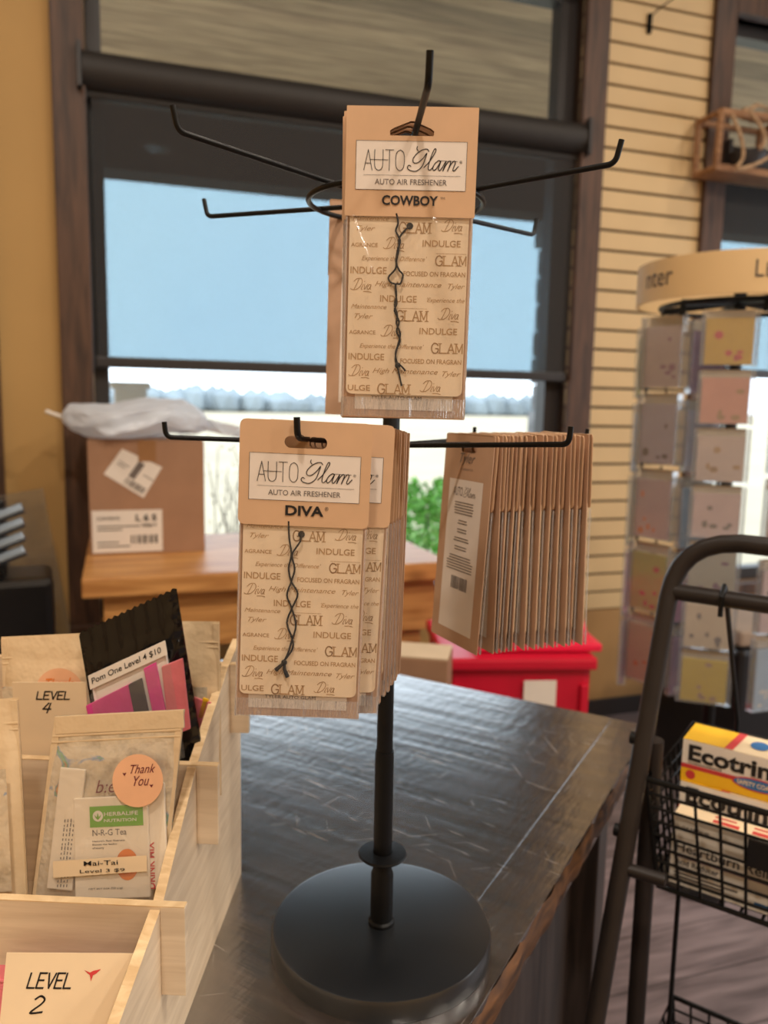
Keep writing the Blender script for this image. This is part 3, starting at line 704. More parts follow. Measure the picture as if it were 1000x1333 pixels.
HOLE_SLOT = rrect(-.0136, .0136, -.0038, .0038, .0036)
HOLE_TENT = [(-.014, -.0042), (.014, -.0042), (.0142, -.0012), (.012, .0004), (.001, .0048), (-.001, .0048), (-.012, .0004), (-.0142, -.0012)]
def make_packet(kind, label, group):
    t = thing('air_freshener', label, 'air freshener', group=group)
    hole = HOLE_TENT if kind == 'COWBOY' else HOLE_SLOT; r = .0006 if kind == 'COWBOY' else .004
    h = PW / 2
    link('backing_card', plate([rrect(-h + .0008, h - .0008, BB, ZTOP - .0006, .0008), hole], .0002, .0008), M['kraft_dark'], t)
    hd = plate([rrect(-h, h, HB, ZTOP, r), hole], -.0032, -.0027)
    hd.box((0, -.0010, ZTOP - .0002), (PW - 2 * r, .0042, .0004))
    header = link('header', hd, M['kraft'], t)
    b = B(); b.rect(-.0357, .0357, ZTOP - .0515, ZTOP - .0213, -.00335); lb = link('logo_label', b, M['label'], header)
    b = B(); y = -.0036; zc = ZTOP
    e = [(-.0357, ZTOP - .0515), (.0357, ZTOP - .0515), (.0357, ZTOP - .0213), (-.0357, ZTOP - .0213), (-.0357, ZTOP - .0515)]
    b.ribbon(e, .00022, y, smooth=False)
    mono(b, 'AUTO', -.0305, -.0045, zc - .0395, zc - .0268, .00042, y); b.ribbon([(-.0268, zc - .0329), (-.0150, zc - .0330)], .00036, y, smooth=False)
    strokes(b, GLAM_S, -.0028, zc - .0393, .00170, .00056, y)
    b.ribbon([(.0185, zc - .0330), (.0300, zc - .0332)], .0003, y, smooth=False)
    b.text('®', .0312, .0330, zc - .0345, zc - .0327, y); b.ribbon([(-.0305, zc - .0424), (.0322, zc - .0424)], .00018, y, smooth=False)
    b.flat = True; link('logo_lettering', b, M['ink'], header)
    b = B(); b.text('AUTO AIR FRESHENER', -.0232, .0235, zc - .0482, zc - .0447, y, .004); b.flat = True; link('subtitle_lettering', b, M['grey_ink'], header)
    b = B()
    if kind == 'COWBOY': b.text('COWBOY', -.0182, .0182, zc - .0610, zc - .0548, y, .028); b.text('TM', .0196, .0226, zc - .0568, zc - .0555, y)
    else: b.text('DIVA', -.0118, .0130, zc - .0612, zc - .0545, y, .032); b.text('®', .0136, .0160, zc - .0572, zc - .0546, y)
    b.flat = True; link('scent_name', b, M['ink'], header)
    ic = link('inner_card', plate([rrect(-.0390, .0390, IB, HB + .006, .004)], -.0017, -.0009), M['inner'], t)
    link('printed_pattern', pattern(), M['tan_ink'], ic)
    b = B(); b.rect(-.0330, .0330, BB + .0055, IB + .003, -.0002); lb2 = link('lower_label', b, M['label'], t)
    b = B(); b.text('TYLER AUTO GLAM', -.022, .012, IB - .0030, IB - .0008, -.0005); b.flat = True; link('label_lettering', b, M['grey_ink'], lb2)
    # cord: two twisted strands, knot, frayed ends
    b = B()
    if kind == 'COWBOY':
        s1 = [(-.0085, HB + .002), (-.0072, HB - .004), (-.0085, HB - .009), (-.0055, HB - .015), (-.0070, HB - .021), (-.0078, HB - .027), (-.0080, HB - .033), (-.0125, HB - .0385), (-.0105, HB - .042), (-.0078, HB - .043), (-.0075, HB - .048), (-.0065, HB - .055), (-.0078, HB - .060), (-.0045, HB - .067), (-.0060, HB - .073), (-.0035, HB - .079), (-.0055, HB - .085), (-.0062, HB - .092), (-.0045, HB - .097), (-.0015, HB - .109)]
        s2 = [(.0005, HB - .006), (-.003, HB - .009), (-.0062, HB - .014), (-.0062, HB - .021), (-.0075, HB - .029), (-.0055, HB - .034), (-.0030, HB - .037), (-.0045, HB - .0425), (-.0075, HB - .043), (-.0068, HB - .050), (-.0078, HB - .056), (-.0058, HB - .063), (-.0062, HB - .068), (-.0035, HB - .075), (-.0048, HB - .082), (-.0062, HB - .088), (-.0048, HB - .094), (-.002, HB - .096), (.0008, HB - .099)]
        knot = (-.0045, HB - .0955); ends = []
    else:
        s1 = [(-.0095, HB + .003), (-.0088, HB - .008), (-.0070, HB - .019), (-.0085, HB - .028), (-.0065, HB - .037), (-.0020, HB - .045), (-.0055, HB - .055), (-.0085, HB - .065), (-.0045, HB - .076), (-.0045, HB - .083), (-.0095, HB - .091)]
        s2 = [(-.0010, HB - .005), (-.0015, HB - .010), (-.0065, HB - .019), (-.0045, HB - .028), (-.0062, HB - .036), (-.0090, HB - .046), (-.0060, HB - .054), (-.0025, HB - .066), (-.0050, HB - .077), (-.0070, HB - .085), (-.0095, HB - .091)]
        knot = (-.0095, HB - .092); ends = [[(-.0095, HB - .092), (-.0125, HB - .095), (-.0150, HB - .0975)], [(-.0095, HB - .092), (-.0092, HB - .097), (-.0070, HB - .102)]]
    yy = -.0030
    for st, w in ((s1, 0), (s2, .0006)):
        for q in range(2):
            pass
        P = [Vector((p[0], yy - w * (i % 2), p[1])) for i, p in enumerate(st)]; Q = []
        for i in range(len(P) - 1):
            a, c, d, e2 = P[max(i - 1, 0)], P[i], P[i + 1], P[min(i + 2, len(P) - 1)]
            for k in range(4):
                tt = k / 4; Q.append(.5 * ((2 * c) + (d - a) * tt + (2 * a - 5 * c + 4 * d - e2) * tt * tt + (3 * c - a - 3 * d + e2) * tt ** 3))
        b.tube(Q + [P[-1]], .00062, 7)
    r = bmesh.ops.create_icosphere(b.bm, subdivisions=2, radius=.0017)
    for v in r['verts']: v.co = Vector((v.co.x * 1.2 + knot[0], v.co.y * .7 + yy, v.co.z * 1.2 + knot[1]))
    for e2 in ends: b.tube([(p[0], yy, p[1]) for p in e2], [.0008, .0012, .0015], 7)
    link('hanging_cord', b, M['cord'], t, smooth=True)
    b = B(); b.lathe([(0, 0), (.0022, 0), (.0022, .0003), (0, .0003)], 16)
    for v in b.bm.verts: v.co = Vector((v.co.x + (.0005 if kind == 'COWBOY' else -.001), -.0018 - v.co.z, v.co.y + HB - .0055))
    link('cord_hole', b, M['ink'], t)
    # clear bag
    b = B(); hw = PW / 2 - .0006
    CR = [((.06, .99), (.22, .72), .0022), ((.42, .80), (.66, .99), .0020), ((.22, .72), (.24, .45), .0014), ((.72, .70), (.70, .97), .0016), ((.90, .98), (.93, .30), .0012), ((.05, .6), (.03, .1), .0014)] if kind == 'COWBOY' else [((.03, .95), (.035, .1), .0012), ((.10, .55), (.3, .12), .0006), ((.9, .9), (.8, .4), .0005)]
    def crease(i, j):
        q = 0.0
        for (a, c, hgt) in CR:
            dx_, dz_ = (c[0] - a[0]) * .084, (c[1] - a[1]) * .131; px_, pz_ = (i - a[0]) * .084, (j - a[1]) * .131
            L2 = dx_ * dx_ + dz_ * dz_; t_ = max(0, min(1, (px_ * dx_ + pz_ * dz_) / L2)); dd = (px_ - t_ * dx_) ** 2 + (pz_ - t_ * dz_) ** 2
            q += hgt * math.exp(-dd / (2 * .0011 ** 2))
        return q
    b.sheet(lambda i, j: (-hw + 2 * hw * i, -.0041 - .0018 * math.sin(math.pi * i) * math.sin(math.pi * min(1, max(0, j * 1.08 - .08))) - .0004 * math.sin(i * 17 + j * 9) - crease(i, j), BB + .0005 + (HB - .0005 - BB) * j), 64, 72)
    link('bag_film', b, M['film'], t, smooth=True)
    for s in (-1, 1):
        b = B(); b.box((s * (hw - .0009), -.0030, (HB + BB) / 2), (.0012, .0006, HB - BB - .001)); link('bag_seam', b, M['film_edge'], t)
    b = B(); n = 22
    b.sheet(lambda i, j: (-hw + 2 * hw * i, -.0042 + (.0006 if int(i * 88) % 2 else 0) * (1 if .3 < i < .75 else .4), BB + .001 + .0125 * j), 88, 2)
    link('bag_crimp', b, M['crimp'], t)
    # back of the card
    b = B(); b.flat = True; yb = .00095
    b.rect(-.0290, .0290, BB + .012, ZTOP - .043, yb); bl = link('back_label', b, M['label'], t)
    b = B(); b.flat = True; yb = .0012
    b.text('Tyler', -.013, .013, ZTOP - .030, ZTOP - .018, yb, 0, .4, back=True); b.text('CANDLE CO', -.010, .010, ZTOP - .034, ZTOP - .032, yb, back=True)
    strokes(b, GLAM_S, -.003, ZTOP - .0585, .0011, .0004, yb, back=True); b.text('AUTO', -.020, -.004, ZTOP - .0585, ZTOP - .050, yb, back=True)
    zl = ZTOP - .064; rr = random.Random(4)
    for k, (n_, wd_, gap) in enumerate(((5, .019, .004), (2, .008, .003), (2, .008, .003), (2, .014, .003), (2, .012, .004), (6, .022, .003))):
        for i in range(n_):
            ww = wd_ * rr.uniform(.8, 1.05); b.rect(-ww, ww, zl - .0009, zl, yb); zl -= .0026
        zl -= gap
    x = -.016
    while x < .012:
        w_ = rr.choice((.0004, .0008, .0012)); b.rect(x, x + w_, zl - .013, zl - .001, yb); x += w_ + rr.choice((.0004, .0007, .0010))
    link('back_lettering', b, M['grey_ink'], t)
    return t

def hang(t, tip, f, hubz, yaw=0.0, roll=0.0, pitch=0.0, dz=-.0026, dx=0.0):
    p = Vector((0, 0, hubz)).lerp(tip, f) + RB
    t.location = p + Vector((dx, 0, dz)); t.rotation_euler = (R_(pitch), R_(roll), R_(yaw))
ORD = ['front', 'second', 'third', 'fourth', 'fifth', 'sixth', 'seventh', 'eighth', 'ninth', 'tenth', 'eleventh', 'twelfth', 'thirteenth', 'fourteenth', 'fifteenth']
cow = make_packet('COWBOY', 'tan COWBOY air freshener packet hanging at the front of the top tier', 'packets hanging on the wire rack')
hang(cow, ARMS['front'], .735, ZHI, yaw=-2, roll=.6, dx=-.003)
for k, (f, dx, lb) in enumerate(((.70, -.0045, 'tan packet hanging directly behind the COWBOY packet on the top front hook'), (.665, -.0052, 'rearmost of three tan packets on the top front hook'))):
    c = copy_tree(cow); c['label'] = lb; hang(c, ARMS['front'], f, ZHI, yaw=-2, roll=.2 - .3 * k, dx=dx)
c = copy_tree(cow); c['label'] = 'tan air freshener packet hanging behind the pole on the top tier back hook'
hang(c, ARMS['back'], .30, ZHI, yaw=184, roll=-1.0, dx=-.010)
diva = make_packet('DIVA', 'tan DIVA air freshener packet at the front of the lower left stack', 'packets hanging on the wire rack')
hang(diva, LOW['front'], .955, ZLO, yaw=1, roll=1.6, dx=.002)
n = 14
for k in range(1, n):
    c = copy_tree(diva); f = .905 if k == 1 else .86 - .052 * (k - 2)
    c['label'] = f'tan air freshener packet, {ORD[k]} from the front in the lower left stack'
    hang(c, LOW['front'], f, ZLO, yaw=(6 if k == 1 else -2 - 1.7 * k) + rnd.uniform(-1.5, 1.5), roll=(2.6 if k == 1 else 1.2) + rnd.uniform(-.6, .6), dx=rnd.uniform(-.0012, .0012) + (.013 if k == 1 else .007 - .0010 * k))
n = 12
for k in range(n):
    c = copy_tree(diva); f = .385 + .047 * k
    c['label'] = f'tan packet seen from the back, {ORD[k].replace("front", "first")} from the pole in the lower right stack'
    hang(c, LOW['right'], f, ZLO, yaw=116 - 3.0 * min(k, 4) + rnd.uniform(-2.2, 2.2), roll=rnd.uniform(-.9, .9), pitch=(3.5 if k == 0 else 1.2) - .2 * k + rnd.uniform(-.5, .5), dz=-.0045)

# ------------------------------------------------------------------ plywood organizer
A_ = at_z(313, 1140, TZ); B_ = at_z(240, 1333, TZ); od = (A_ - B_).normalized(); ON = Vector((od.y, -od.x, 0))
def og(x, y, off=0.0):
    p = at_pl(x, y, A_ + ON * off, ON) - A_; return p.dot(od), p.z
OROT = math.atan2(-od.x, od.y)
org = thing('tea_organizer', 'pale plywood stepped organizer with slotted dividers holding tea pouches', 'organizer', A_, (0, 0, OROT))
OW = .42; TH = .0075
prof = [og(*q) for q in ((297, 868), (255, 1000), (212, 1175), (155, 1333))]
y3 = prof[3][0]; 
outline = [(.004, 0), (.004, prof[0][1] + .012), (prof[0][0], prof[0][1]), (prof[1][0], prof[1][1]), (prof[2][0], prof[2][1]), (y3, prof[3][1]), (-.62, prof[3][1] - .02), (-.62, 0)]
for x0 in (-TH, -OW):
    b = B(); b.prism([(x0, p[0], p[1]) for p in outline], (TH, 0, 0)); link('side_panel', b, M['ply'], org)
b = B()
for (p, q) in zip(outline[1:6], outline[2:7]):
    b.poly([(0.0002, p[0], p[1] + .0004), (-TH - .0002, p[0], p[1] + .0004), (-TH - .0002, q[0], q[1] + .0004), (.0002, q[0], q[1] + .0004)])
link('side_edge', b, M['ply_end'], org)
b = B(); b.box((-OW / 2, -.31, .004), (OW - .002, .62, .0078)); link('floor_board', b, M['ply'], org)
DIV = [(prof[0][0] + .01, prof[0][1] + .0), (prof[1][0] + .004, prof[1][1] + .002), (prof[2][0] - .0035, prof[2][1] + .001), (-.615, prof[3][1] - .02)]
for k, (y, z) in enumerate(DIV):
    b = B(); b.box((-OW / 2 + .0, y, z / 2 + .01), (OW - 2 * TH - .001, .007, z - .02))
    b.box((.0095, y, z - .036), (.019, .0075, .072), bev=.0006); b.box((-TH / 2, y, z - .004), (TH + .001, .007, .008))
    d = link('divider', b, M['ply'], org)
    b = B(); b.box((-OW / 2 + .0095, y, z + .0003), (OW + .018, .0072, .0008)); link('divider_edge', b, M['ply_end'], d)
for (y0, y1, z) in ((DIV[1][0], DIV[0][0], .138), (DIV[2][0], DIV[1][0], .0945), (DIV[3][0], DIV[2][0], .030)):
    b = B(); b.box((-OW / 2, (y0 + y1) / 2, z - .003), (OW - 2 * TH - .001, y1 - y0 - .0075, .006)); link('tier_floor', b, M['ply'], org)
def OL(x, y, z): return A_ + ON * x + od * y + Vector((0, 0, z))
def on_y(px_, py_, ly):
    """Point of the organizer plane at depth ly behind its far corner."""
    return at_pl(px_, py_, A_ + od * ly, od)

def pouch(name, label, cat, TLp, TRp, ly, lean, H, body, group=None, depth=.012, strip=.02, zipm=None, jag=False, kx=0.0):
    """Flat zip pouch whose top corners sit at the given spots, leaning back by 'lean' degrees."""
    a = on_y(*TLp, ly); c = on_y(*TRp, ly); xax = (c - a); w = xax.length; xax.normalize()
    back = od * math.sin(R_(lean)) + Vector((0, 0, 1)) * math.cos(R_(lean))
    t = thing(name, label, cat, group=group)
    zax = (back - xax * back.dot(xax)).normalized()
    basis(t, xax, zax, (a + c) / 2 - zax * H)
    def prof_(i, j):
        e = max(0, 1 - abs(2 * i - 1) ** 4) * (1 if j < .8 else max(0, (1 - j) / .2)) * (.35 + .65 * math.sin(math.pi * min(1, j + .15)))
        return e
    b = B()
    top = (lambda i: .0018 * ((int(i * 30) % 2) if jag else 0))
    rip = lambda i, j: (-.0016 * abs(math.sin(i * 22)) * min(1, max(0, (j - .74) * 8)) - .0022 * abs(math.sin(j * 30)) * min(1, max(0, (i - .86) * 12))) if jag else 0.0
    wob = lambda i, j: .0016 * math.sin(i * 7 + j * 5) + .0011 * math.sin(i * 13 - j * 11)
    b.sheet(lambda i, j: ((i - .5) * w, -depth * prof_(i, j) - .0004 + wob(i, j) * prof_(i, j) + rip(i, j), j * H + (top(i) if j == 1 else 0)), 60, 60)
    b.sheet(lambda i, j: ((i - .5) * w, depth * .8 * prof_(i, j) + .0004, j * H + (top(i) if j == 1 else 0)), 30, 30)
    link('pouch_body', b, body, t, smooth=True)
    b = B(); b.box((0, -.001, H - strip), (w * .985, .003, .0022), bev=.0007); b.box((0, -.001, H - strip - .005), (w * .985, .003, .0016), bev=.0005)
    link('zip_seal', b, zipm or body, t)
    for s in (-1, 1):
        b = B(); b.box((s * (w / 2 - .003), -.0012, H * .5), (.0055, .0016, H * .98)); link('side_seal', b, zipm or body, t)
    if kx:
        for ch in t.children:
            for v in ch.data.vertices: v.co.x += (v.co.z - H) * kx
    return t, w

# back row
pc, w = pouch('zip_pouch', 'wide cream zip pouch behind the LEVEL 4 card', 'pouch', (2, 829), (132, 823), -.105, 8, .16, M['cream_foil'], 'zip pouches in the organizer')
b = B(); b.sheet(lambda i, j: ((i - .5) * w * .86, -.0152, .05 + .066 * j), 4, 4); link('clear_window', b, M['holo'], pc)
b = B(); b.disc(w * .13, .108, .023, .023, -.0156); st = link('round_sticker', b, M['peach'], pc)
b = B(); b.text('Thank', w * .13 - .012, w * .13 + .014, .112, .122, -.0162, .0, .4); b.flat = True; link('sticker_lettering', b, M['orange'], st)
pb, w2 = pouch('zip_pouch', 'beige zip pouch with coloured packs, behind the black pouch against the side panel', 'pouch', (138, 808), (286, 809), -.075, 5, .17, M['cream_foil'], 'zip pouches in the organizer')
b = B(); b.sheet(lambda i, j: ((i - .5) * w2 * .84, -.0152, .03 + .08 * j), 4, 4); link('clear_window', b, M['holo'], pb)
for (nm, x, z, sx, sz, m_) in (('inner_pack', .034, .075, .020, .05, M['salmon']), ('inner_pack', .043, .09, .006, .02, M['yellow']), ('inner_pack', .038, .05, .012, .03, M['green'])):
    b = B(); b.box((x, -.016, z), (sx, .0022, sz), (0, .3, 0), bev=.0008); link(nm, b, m_, pb)
bk, w3 = pouch('zip_pouch', 'tilted black zip pouch with a clear window showing hot pink packs', 'pouch', (102, 817), (238, 817), -.135, 3, .155, M['black_foil'], 'zip pouches in the organizer', depth=.010, strip=.018, jag=True)
n_bk = len(bk.children)
b = B(); b.box((-.002, -.0125, .070), (w3 * .74, .001, .075), bev=.003); link('white_window_backing', b, M['white'], bk)
b = B(); b.box((-.022, -.0140, .072), (.044, .003, .074), (0, -.04, 0), bev=.001); link('pink_pack', b, M['pink'], bk)
b = B(); b.box((.004, -.0150, .070), (.013, .003, .080), (0, -.04, 0), bev=.001); bd = link('charcoal_band', b, M['charcoal'], bk)
b = B(); b.flat = True; b.text('White', -.014, .014, -.004, .005, 0)
for v in b.bm.verts: v.co = Vector((v.co.z + .006, -.0167, -v.co.x + .050))
link('band_lettering', b, M['white'], bd)
b = B(); b.box((.019, -.0145, .068), (.012, .003, .07), (0, -.04, 0), bev=.001); link('pink_pack', b, M['pink'], bk)
b = B(); b.box((.036, -.0138, .066), (.020, .003, .062), (0, .05, 0), bev=.001); link('salmon_pack', b, M['salmon'], bk)
b = B(); b.box((.029, -.0150, .062), (.006, .0018, .014), bev=.0005); link('green_tab', b, M['green'], bk)
b = B(); b.box((-.002, -.0150, .1115), (w3 * .78, .0008, .0125), (0, .0, 0)); tl = link('title_label', b, M['white'], bk)
b = B(); b.flat = True; b.text('Pom One Level 4 $10', -.036, .030, .1085, .1145, -.0157, .01); link('label_lettering', b, M['ink'], tl)
b = B(); b.sheet(lambda i, j: ((i - .5) * w3 * .8 - .001, -.0175 - .002 * math.sin(math.pi * i) * math.sin(math.pi * j), .028 + .088 * j), 10, 10); link('clear_window', b, M['holo_win'], bk, smooth=True)
for ch in list(bk.children)[n_bk:]:
    for cc in [ch] + list(ch.children):
        for v in cc.data.vertices: v.co.z += .0145
def slant(o, k, kx):
    for ch in o.children_recursive:
        if ch.type == 'MESH':
            for v in ch.data.vertices: v.co.z += k * v.co.x; v.co.x += (.155 - v.co.z) * kx
slant(bk, .43, .13)
def note(label, TLp, TRp, ly, lean, H):
    a = on_y(*TLp, ly); c = on_y(*TRp, ly); xax = (c - a); w = xax.length
    t = thing('level_card', label, 'card'); back = od * math.sin(R_(lean)) + Vector((0, 0, 1)) * math.cos(R_(lean))
    xax.normalize(); zax = (back - xax * back.dot(xax)).normalized(); basis(t, xax, zax, (a + c) / 2 - zax * H)
    b = B(); b.box((0, 0, H / 2), (w, .0009, H)); link('card_sheet', b, M['card'], t)
    return t, w
def marker(t, word, num, w, H, x0, x1, z0, z1, nx, nz, nh):
    b = B(); b.flat = True
    mono(b, word, x0, x1, z0, z1, .0012, -.0008); mono(b, num, nx, nx + nh * .8, nz, nz + nh, .0013, -.0008)
    for v in b.bm.verts: v.co.x += (v.co.z - z0) * .25
    link('marker_lettering', b, M['ink'], t)
lc, w = note('cream card with LEVEL 4 handwritten in black marker, in the back compartment', (16, 888), (112, 888), -.150, 3, .133)
k = w / 96
marker(lc, 'LEVEL', '4', w, .133, (47 - 64) * k, (90 - 64) * k, .133 - (910 - 888) * k, .133 - (900 - 888) * k, (58 - 64) * k, .133 - (928 - 888) * k, 13 * k)
# middle row
tp, w = pouch('zip_pouch', 'holographic clear zip pouch with a round Thank You sticker and tea sachet', 'pouch', (72, 932), (241, 923), -.195, 13, .165, M['holo'], 'zip pouches in the organizer', depth=.009, strip=.016, zipm=M['cream_foil'], kx=.15)
b = B(); b.box((0, -.0012, .165 - .0075), (w * .99, .0030, .0148), bev=.0008); link('top_band', b, M['cream_foil'], tp)
H = .165
def tea(pxx, pyy):   # photo spot -> local x,z of the pouch plane
    Mi = tp.matrix_world.inverted(); nrm = (tp.matrix_world.to_3x3() @ Vector((0, 1, 0))); P = tp.matrix_world @ Vector((0, -.013, .08))
    q = Mi @ at_pl(pxx, pyy, P, nrm); return q.x, q.z
def trect(b, x0, y0, x1, y1, y):
    a = tea(x0, y0); c = tea(x1, y1); return b.rect(a[0], c[0], c[1], a[1], y)
def ttext(b, s, x0, y0, x1, y1, y, bold=0.0, shear=0.0):
    a = tea(x0, y1); c = tea(x1, y0); return b.text(s, a[0], c[0], a[1], c[1], y, bold, shear)
sa = thing('tea_sachet', 'white tea sachet with green band inside the holographic pouch', 'tea sachet'); sa.matrix_world = tp.matrix_world.copy()
a = tea(98, 1172); c = tea(192, 1035)
b = B(); b.box(((a[0] + c[0]) / 2, -.0118, (a[1] + c[1]) / 2), (c[0] - a[0], .003, c[1] - a[1]), bev=.001); link('sachet_body', b, M['sachet'], sa)
b = B(); b.flat = True; trect(b, 117, 1050, 187, 1074, -.0136); gb = link('green_band', b, M['green'], sa)
b = B(); b.flat = True; ttext(b, 'HERBALIFE', 136, 1055, 180, 1062, -.0139, .008); ttext(b, 'NUTRITION', 136, 1064, 178, 1070, -.0139, .008); p_ = tea(128, 1062); b.disc(p_[0], p_[1], .0042, .0042, -.0139); link('band_lettering', b, M['white'], gb)
b = B(); b.flat = True
for an_ in (-50, 0, 50): b.poly([(p_[0], -.0141, p_[1] - .003), (p_[0] + .0010 * math.cos(R_(an_)) + .0018 * math.sin(R_(an_)), -.0141, p_[1] - .001), (p_[0] + .0036 * math.sin(R_(an_)), -.0141, p_[1] - .001 + .0036 * math.cos(R_(an_))), (p_[0] - .0010 * math.cos(R_(an_)) + .0018 * math.sin(R_(an_)), -.0141, p_[1] - .001)])
link('leaf_emblem', b, M['green'], gb)
b = B(); b.flat = True; ttext(b, 'N-R-G Tea', 121, 1078, 165, 1088, -.0137); ttext(b, 'NET WT 0.04 OZ (1g)', 116, 1154, 160, 1159, -.0137, .005)
for q, (s, x1) in enumerate((("Nature's Raw Guarana", 163), ('Boosts the feeling', 153), ('of energy', 136))): ttext(b, s, 121, 1092 + q * 5, x1, 1096 + q * 5, -.0137, .02)
link('sachet_lettering', b, M['grey_ink'], sa)
b = B(); b.flat = True; p_ = tea(166, 1125); b.disc(p_[0], p_[1], .009, .012, -.01365); link('orange_slice', b, M['orange'], sa)
sb = thing('tea_sachet', 'slim white sachet tucked left of the green-banded one, seen nearly edge on', 'tea sachet'); sb.matrix_world = tp.matrix_world.copy()
a = tea(70, 1160); c = tea(100, 1000)
b = B(); b.box(((a[0] + c[0]) / 2, -.0105, (a[1] + c[1]) / 2), (c[0] - a[0], .003, c[1] - a[1]), (0, .14, 0), bev=.001); link('sachet_body', b, M['sachet'], sb)
b = B(); b.flat = True
for q in range(4):
    for k_ in range(15):
        a = tea(77 + q * 4, 1155 - k_ * 6); c = tea(78.2 + q * 4, 1155 - k_ * 6 - rnd.uniform(2.5, 5.2)); b.rect(a[0], c[0], a[1], c[1], -.0124)
for v in b.bm.verts: v.co.x += (v.co.z - .05) * .12
link('side_lettering', b, M['grey_ink'], sb)
sd = thing('tea_sachet', 'white sachet with red print showing right of the green-banded one', 'tea sachet'); sd.matrix_world = tp.matrix_world.copy()
a = tea(190, 1160); c = tea(212, 1020)
b = B(); b.box(((a[0] + c[0]) / 2, -.0085, (a[1] + c[1]) / 2), (c[0] - a[0], .003, c[1] - a[1]), bev=.001); link('sachet_body', b, M['sachet'], sd)
b = B(); b.flat = True; b.text('DRINK MIX', -.018, .018, -.003, .003, 0, .02)
pp = tea(195, 1128)
for v in b.bm.verts: v.co = Vector((pp[0] - v.co.z, -.0103, pp[1] + v.co.x))
link('side_lettering', b, M['red_ink'], sd)
b = B(); b.flat = True; a = tea(72, 1139); c = tea(193, 1114)
b.poly([(a[0], -.0165, a[1] - .001), (c[0], -.0165, a[1] + .001), (c[0], -.0165, c[1] + .0015), (a[0], -.0165, c[1])]); pl_ = link('price_label', b, M['card'], tp)
b = B(); b.flat = True; ttext(b, 'Mai-Tai', 112, 1117.0, 156, 1125.0, -.0172, .004); ttext(b, 'Level 3 $9', 107, 1127.5, 165, 1135.0, -.0172, .002); link('label_lettering', b, M['ink'], pl_)
p_ = tea(181, 1015)
b = B(); b.flat = True; q_ = tea(214, 1015); rr_ = q_[0] - p_[0]; b.disc(p_[0], p_[1], rr_, rr_, -.0160); st = link('round_sticker', b, M['peach'], tp)
b = B(); b.flat = True; ttext(b, 'Thank', 172, 993, 204, 1006, -.0164, 0, .45); ttext(b, 'You', 176, 1008, 196, 1022, -.0164, 0, .45)
for (x, y) in ((164, 1006), (199, 1021)):
    q = tea(x, y); b.poly([(q[0] - .0016, -.0164, q[1] + .0008), (q[0], -.0164, q[1] - .0018), (q[0] + .0016, -.0164, q[1] + .0008), (q[0], -.0164, q[1] + .0004)])
link('sticker_lettering', b, M['dkred_ink'], st)
b = B(); b.flat = True; ttext(b, 'b:e', 124, 1015, 150, 1033, -.0122, .0, .3); link('inner_lettering', b, M['dkred_ink'], tp)
b = B(); b.sheet(lambda i, j: ((i - .5) * w * .86 + (.02 + .122 * j - .165) * .13, -.0150 - .0006 * math.sin(i * 9 + j * 4), .02 + .122 * j), 14, 14); link('clear_window', b, M['holo_win'], tp, smooth=True)
lp, w = pouch('zip_pouch', 'grey-beige zip pouch cut off by the left edge of the photo', 'pouch', (-70, 914), (24, 908), -.205, 10, .178, M['cream_foil'], 'zip pouches in the organizer')
b = B(); b.sheet(lambda i, j: ((i - .5) * w * .84, -.0155, .03 + .095 * j), 4, 4); link('clear_window', b, M['holo'], lp)
# front row
fc, w = note('cream card with LEVEL 2 handwritten in black marker, in the front compartment', (9, 1240), (179, 1241), y3 + .055, 22, .085)
k = w / 170
marker(fc, 'LEVEL', '2', w, .085, (40 - 94) * k, (96 - 94) * k, .085 - 40 * k, .085 - 23 * k, (54 - 94) * k, .085 - 68 * k, 19 * k)
b = B(); b.flat = True
for d in ((-9, 0, 3), (-4, 3, 7)): pass
cx_, cz_ = (123 - 94) * k, .085 - 24 * k
b.poly([(cx_ + p * k, -.0008, cz_ + q * k) for p, q in ((-11, 5), (-3, 2), (1, 4), (11, 6), (5, 1), (1, -1), (-1, -8), (-3, -1))])
link('red_mark', b, M['red_ink'], fc)
fp, w = pouch('zip_pouch', 'pink-edged pouch standing behind the LEVEL 2 card', 'pouch', (-12, 1256), (180, 1258), y3 + .066, 20, .075, M['salmon'], 'zip pouches in the organizer', depth=.004, strip=.01)

# ------------------------------------------------------------------ pine bench by the window, box and bag on it
BZ = .85
bench = thing('pine_bench', 'honey coloured pine bench under the window holding a cardboard box', 'bench', P0, WROT)
pf = at_z(105, 757, BZ) - P0; pr = at_z(583, 729, BZ) - P0
bu0, bu1, bd_ = pf.dot(UV), pr.dot(UV), (pf.dot(NV) + pr.dot(NV)) / 2
b = B(); wbox(b, bu0, bu1, .06, bd_, BZ - .052, BZ, bev=.006); link('bench_top', b, M['pine'], bench)
b = B(); wbox(b, bu0 + .05, bu1 - .03, bd_ - .075, bd_ - .045, BZ - .21, BZ - .052, bev=.003); wbox(b, bu0 + .05, bu0 + .08, .1, bd_ - .06, BZ - .21, BZ - .052); wbox(b, bu1 - .06, bu1 - .03, .1, bd_ - .06, BZ - .21, BZ - .052); link('apron', b, M['pine'], bench)
for (uu, dd) in ((bu0 + .1, bd_ - .11), (bu1 - .10, bd_ - .11), (bu0 + .1, .14), (bu1 - .10, .14)):
    b = B(); wbox(b, uu - .04, uu + .04, dd - .035, dd + .035, 0, BZ - .052, bev=.004); link('leg', b, M['pine'], bench)
q0 = at_z(118, 722, BZ) - P0; q1 = at_z(268, 719, BZ) - P0
cu0, cu1, cdp = q0.dot(UV), q1.dot(UV), (q0.dot(NV) + q1.dot(NV)) / 2
ch = wl_(190, 574, cdp)[1] - BZ; cw = cu1 - cu0
box = thing('cardboard_box', 'brown cardboard carton with two white shipping labels on the bench', 'box', W((cu0 + cu1) / 2, cdp, BZ), WROT)
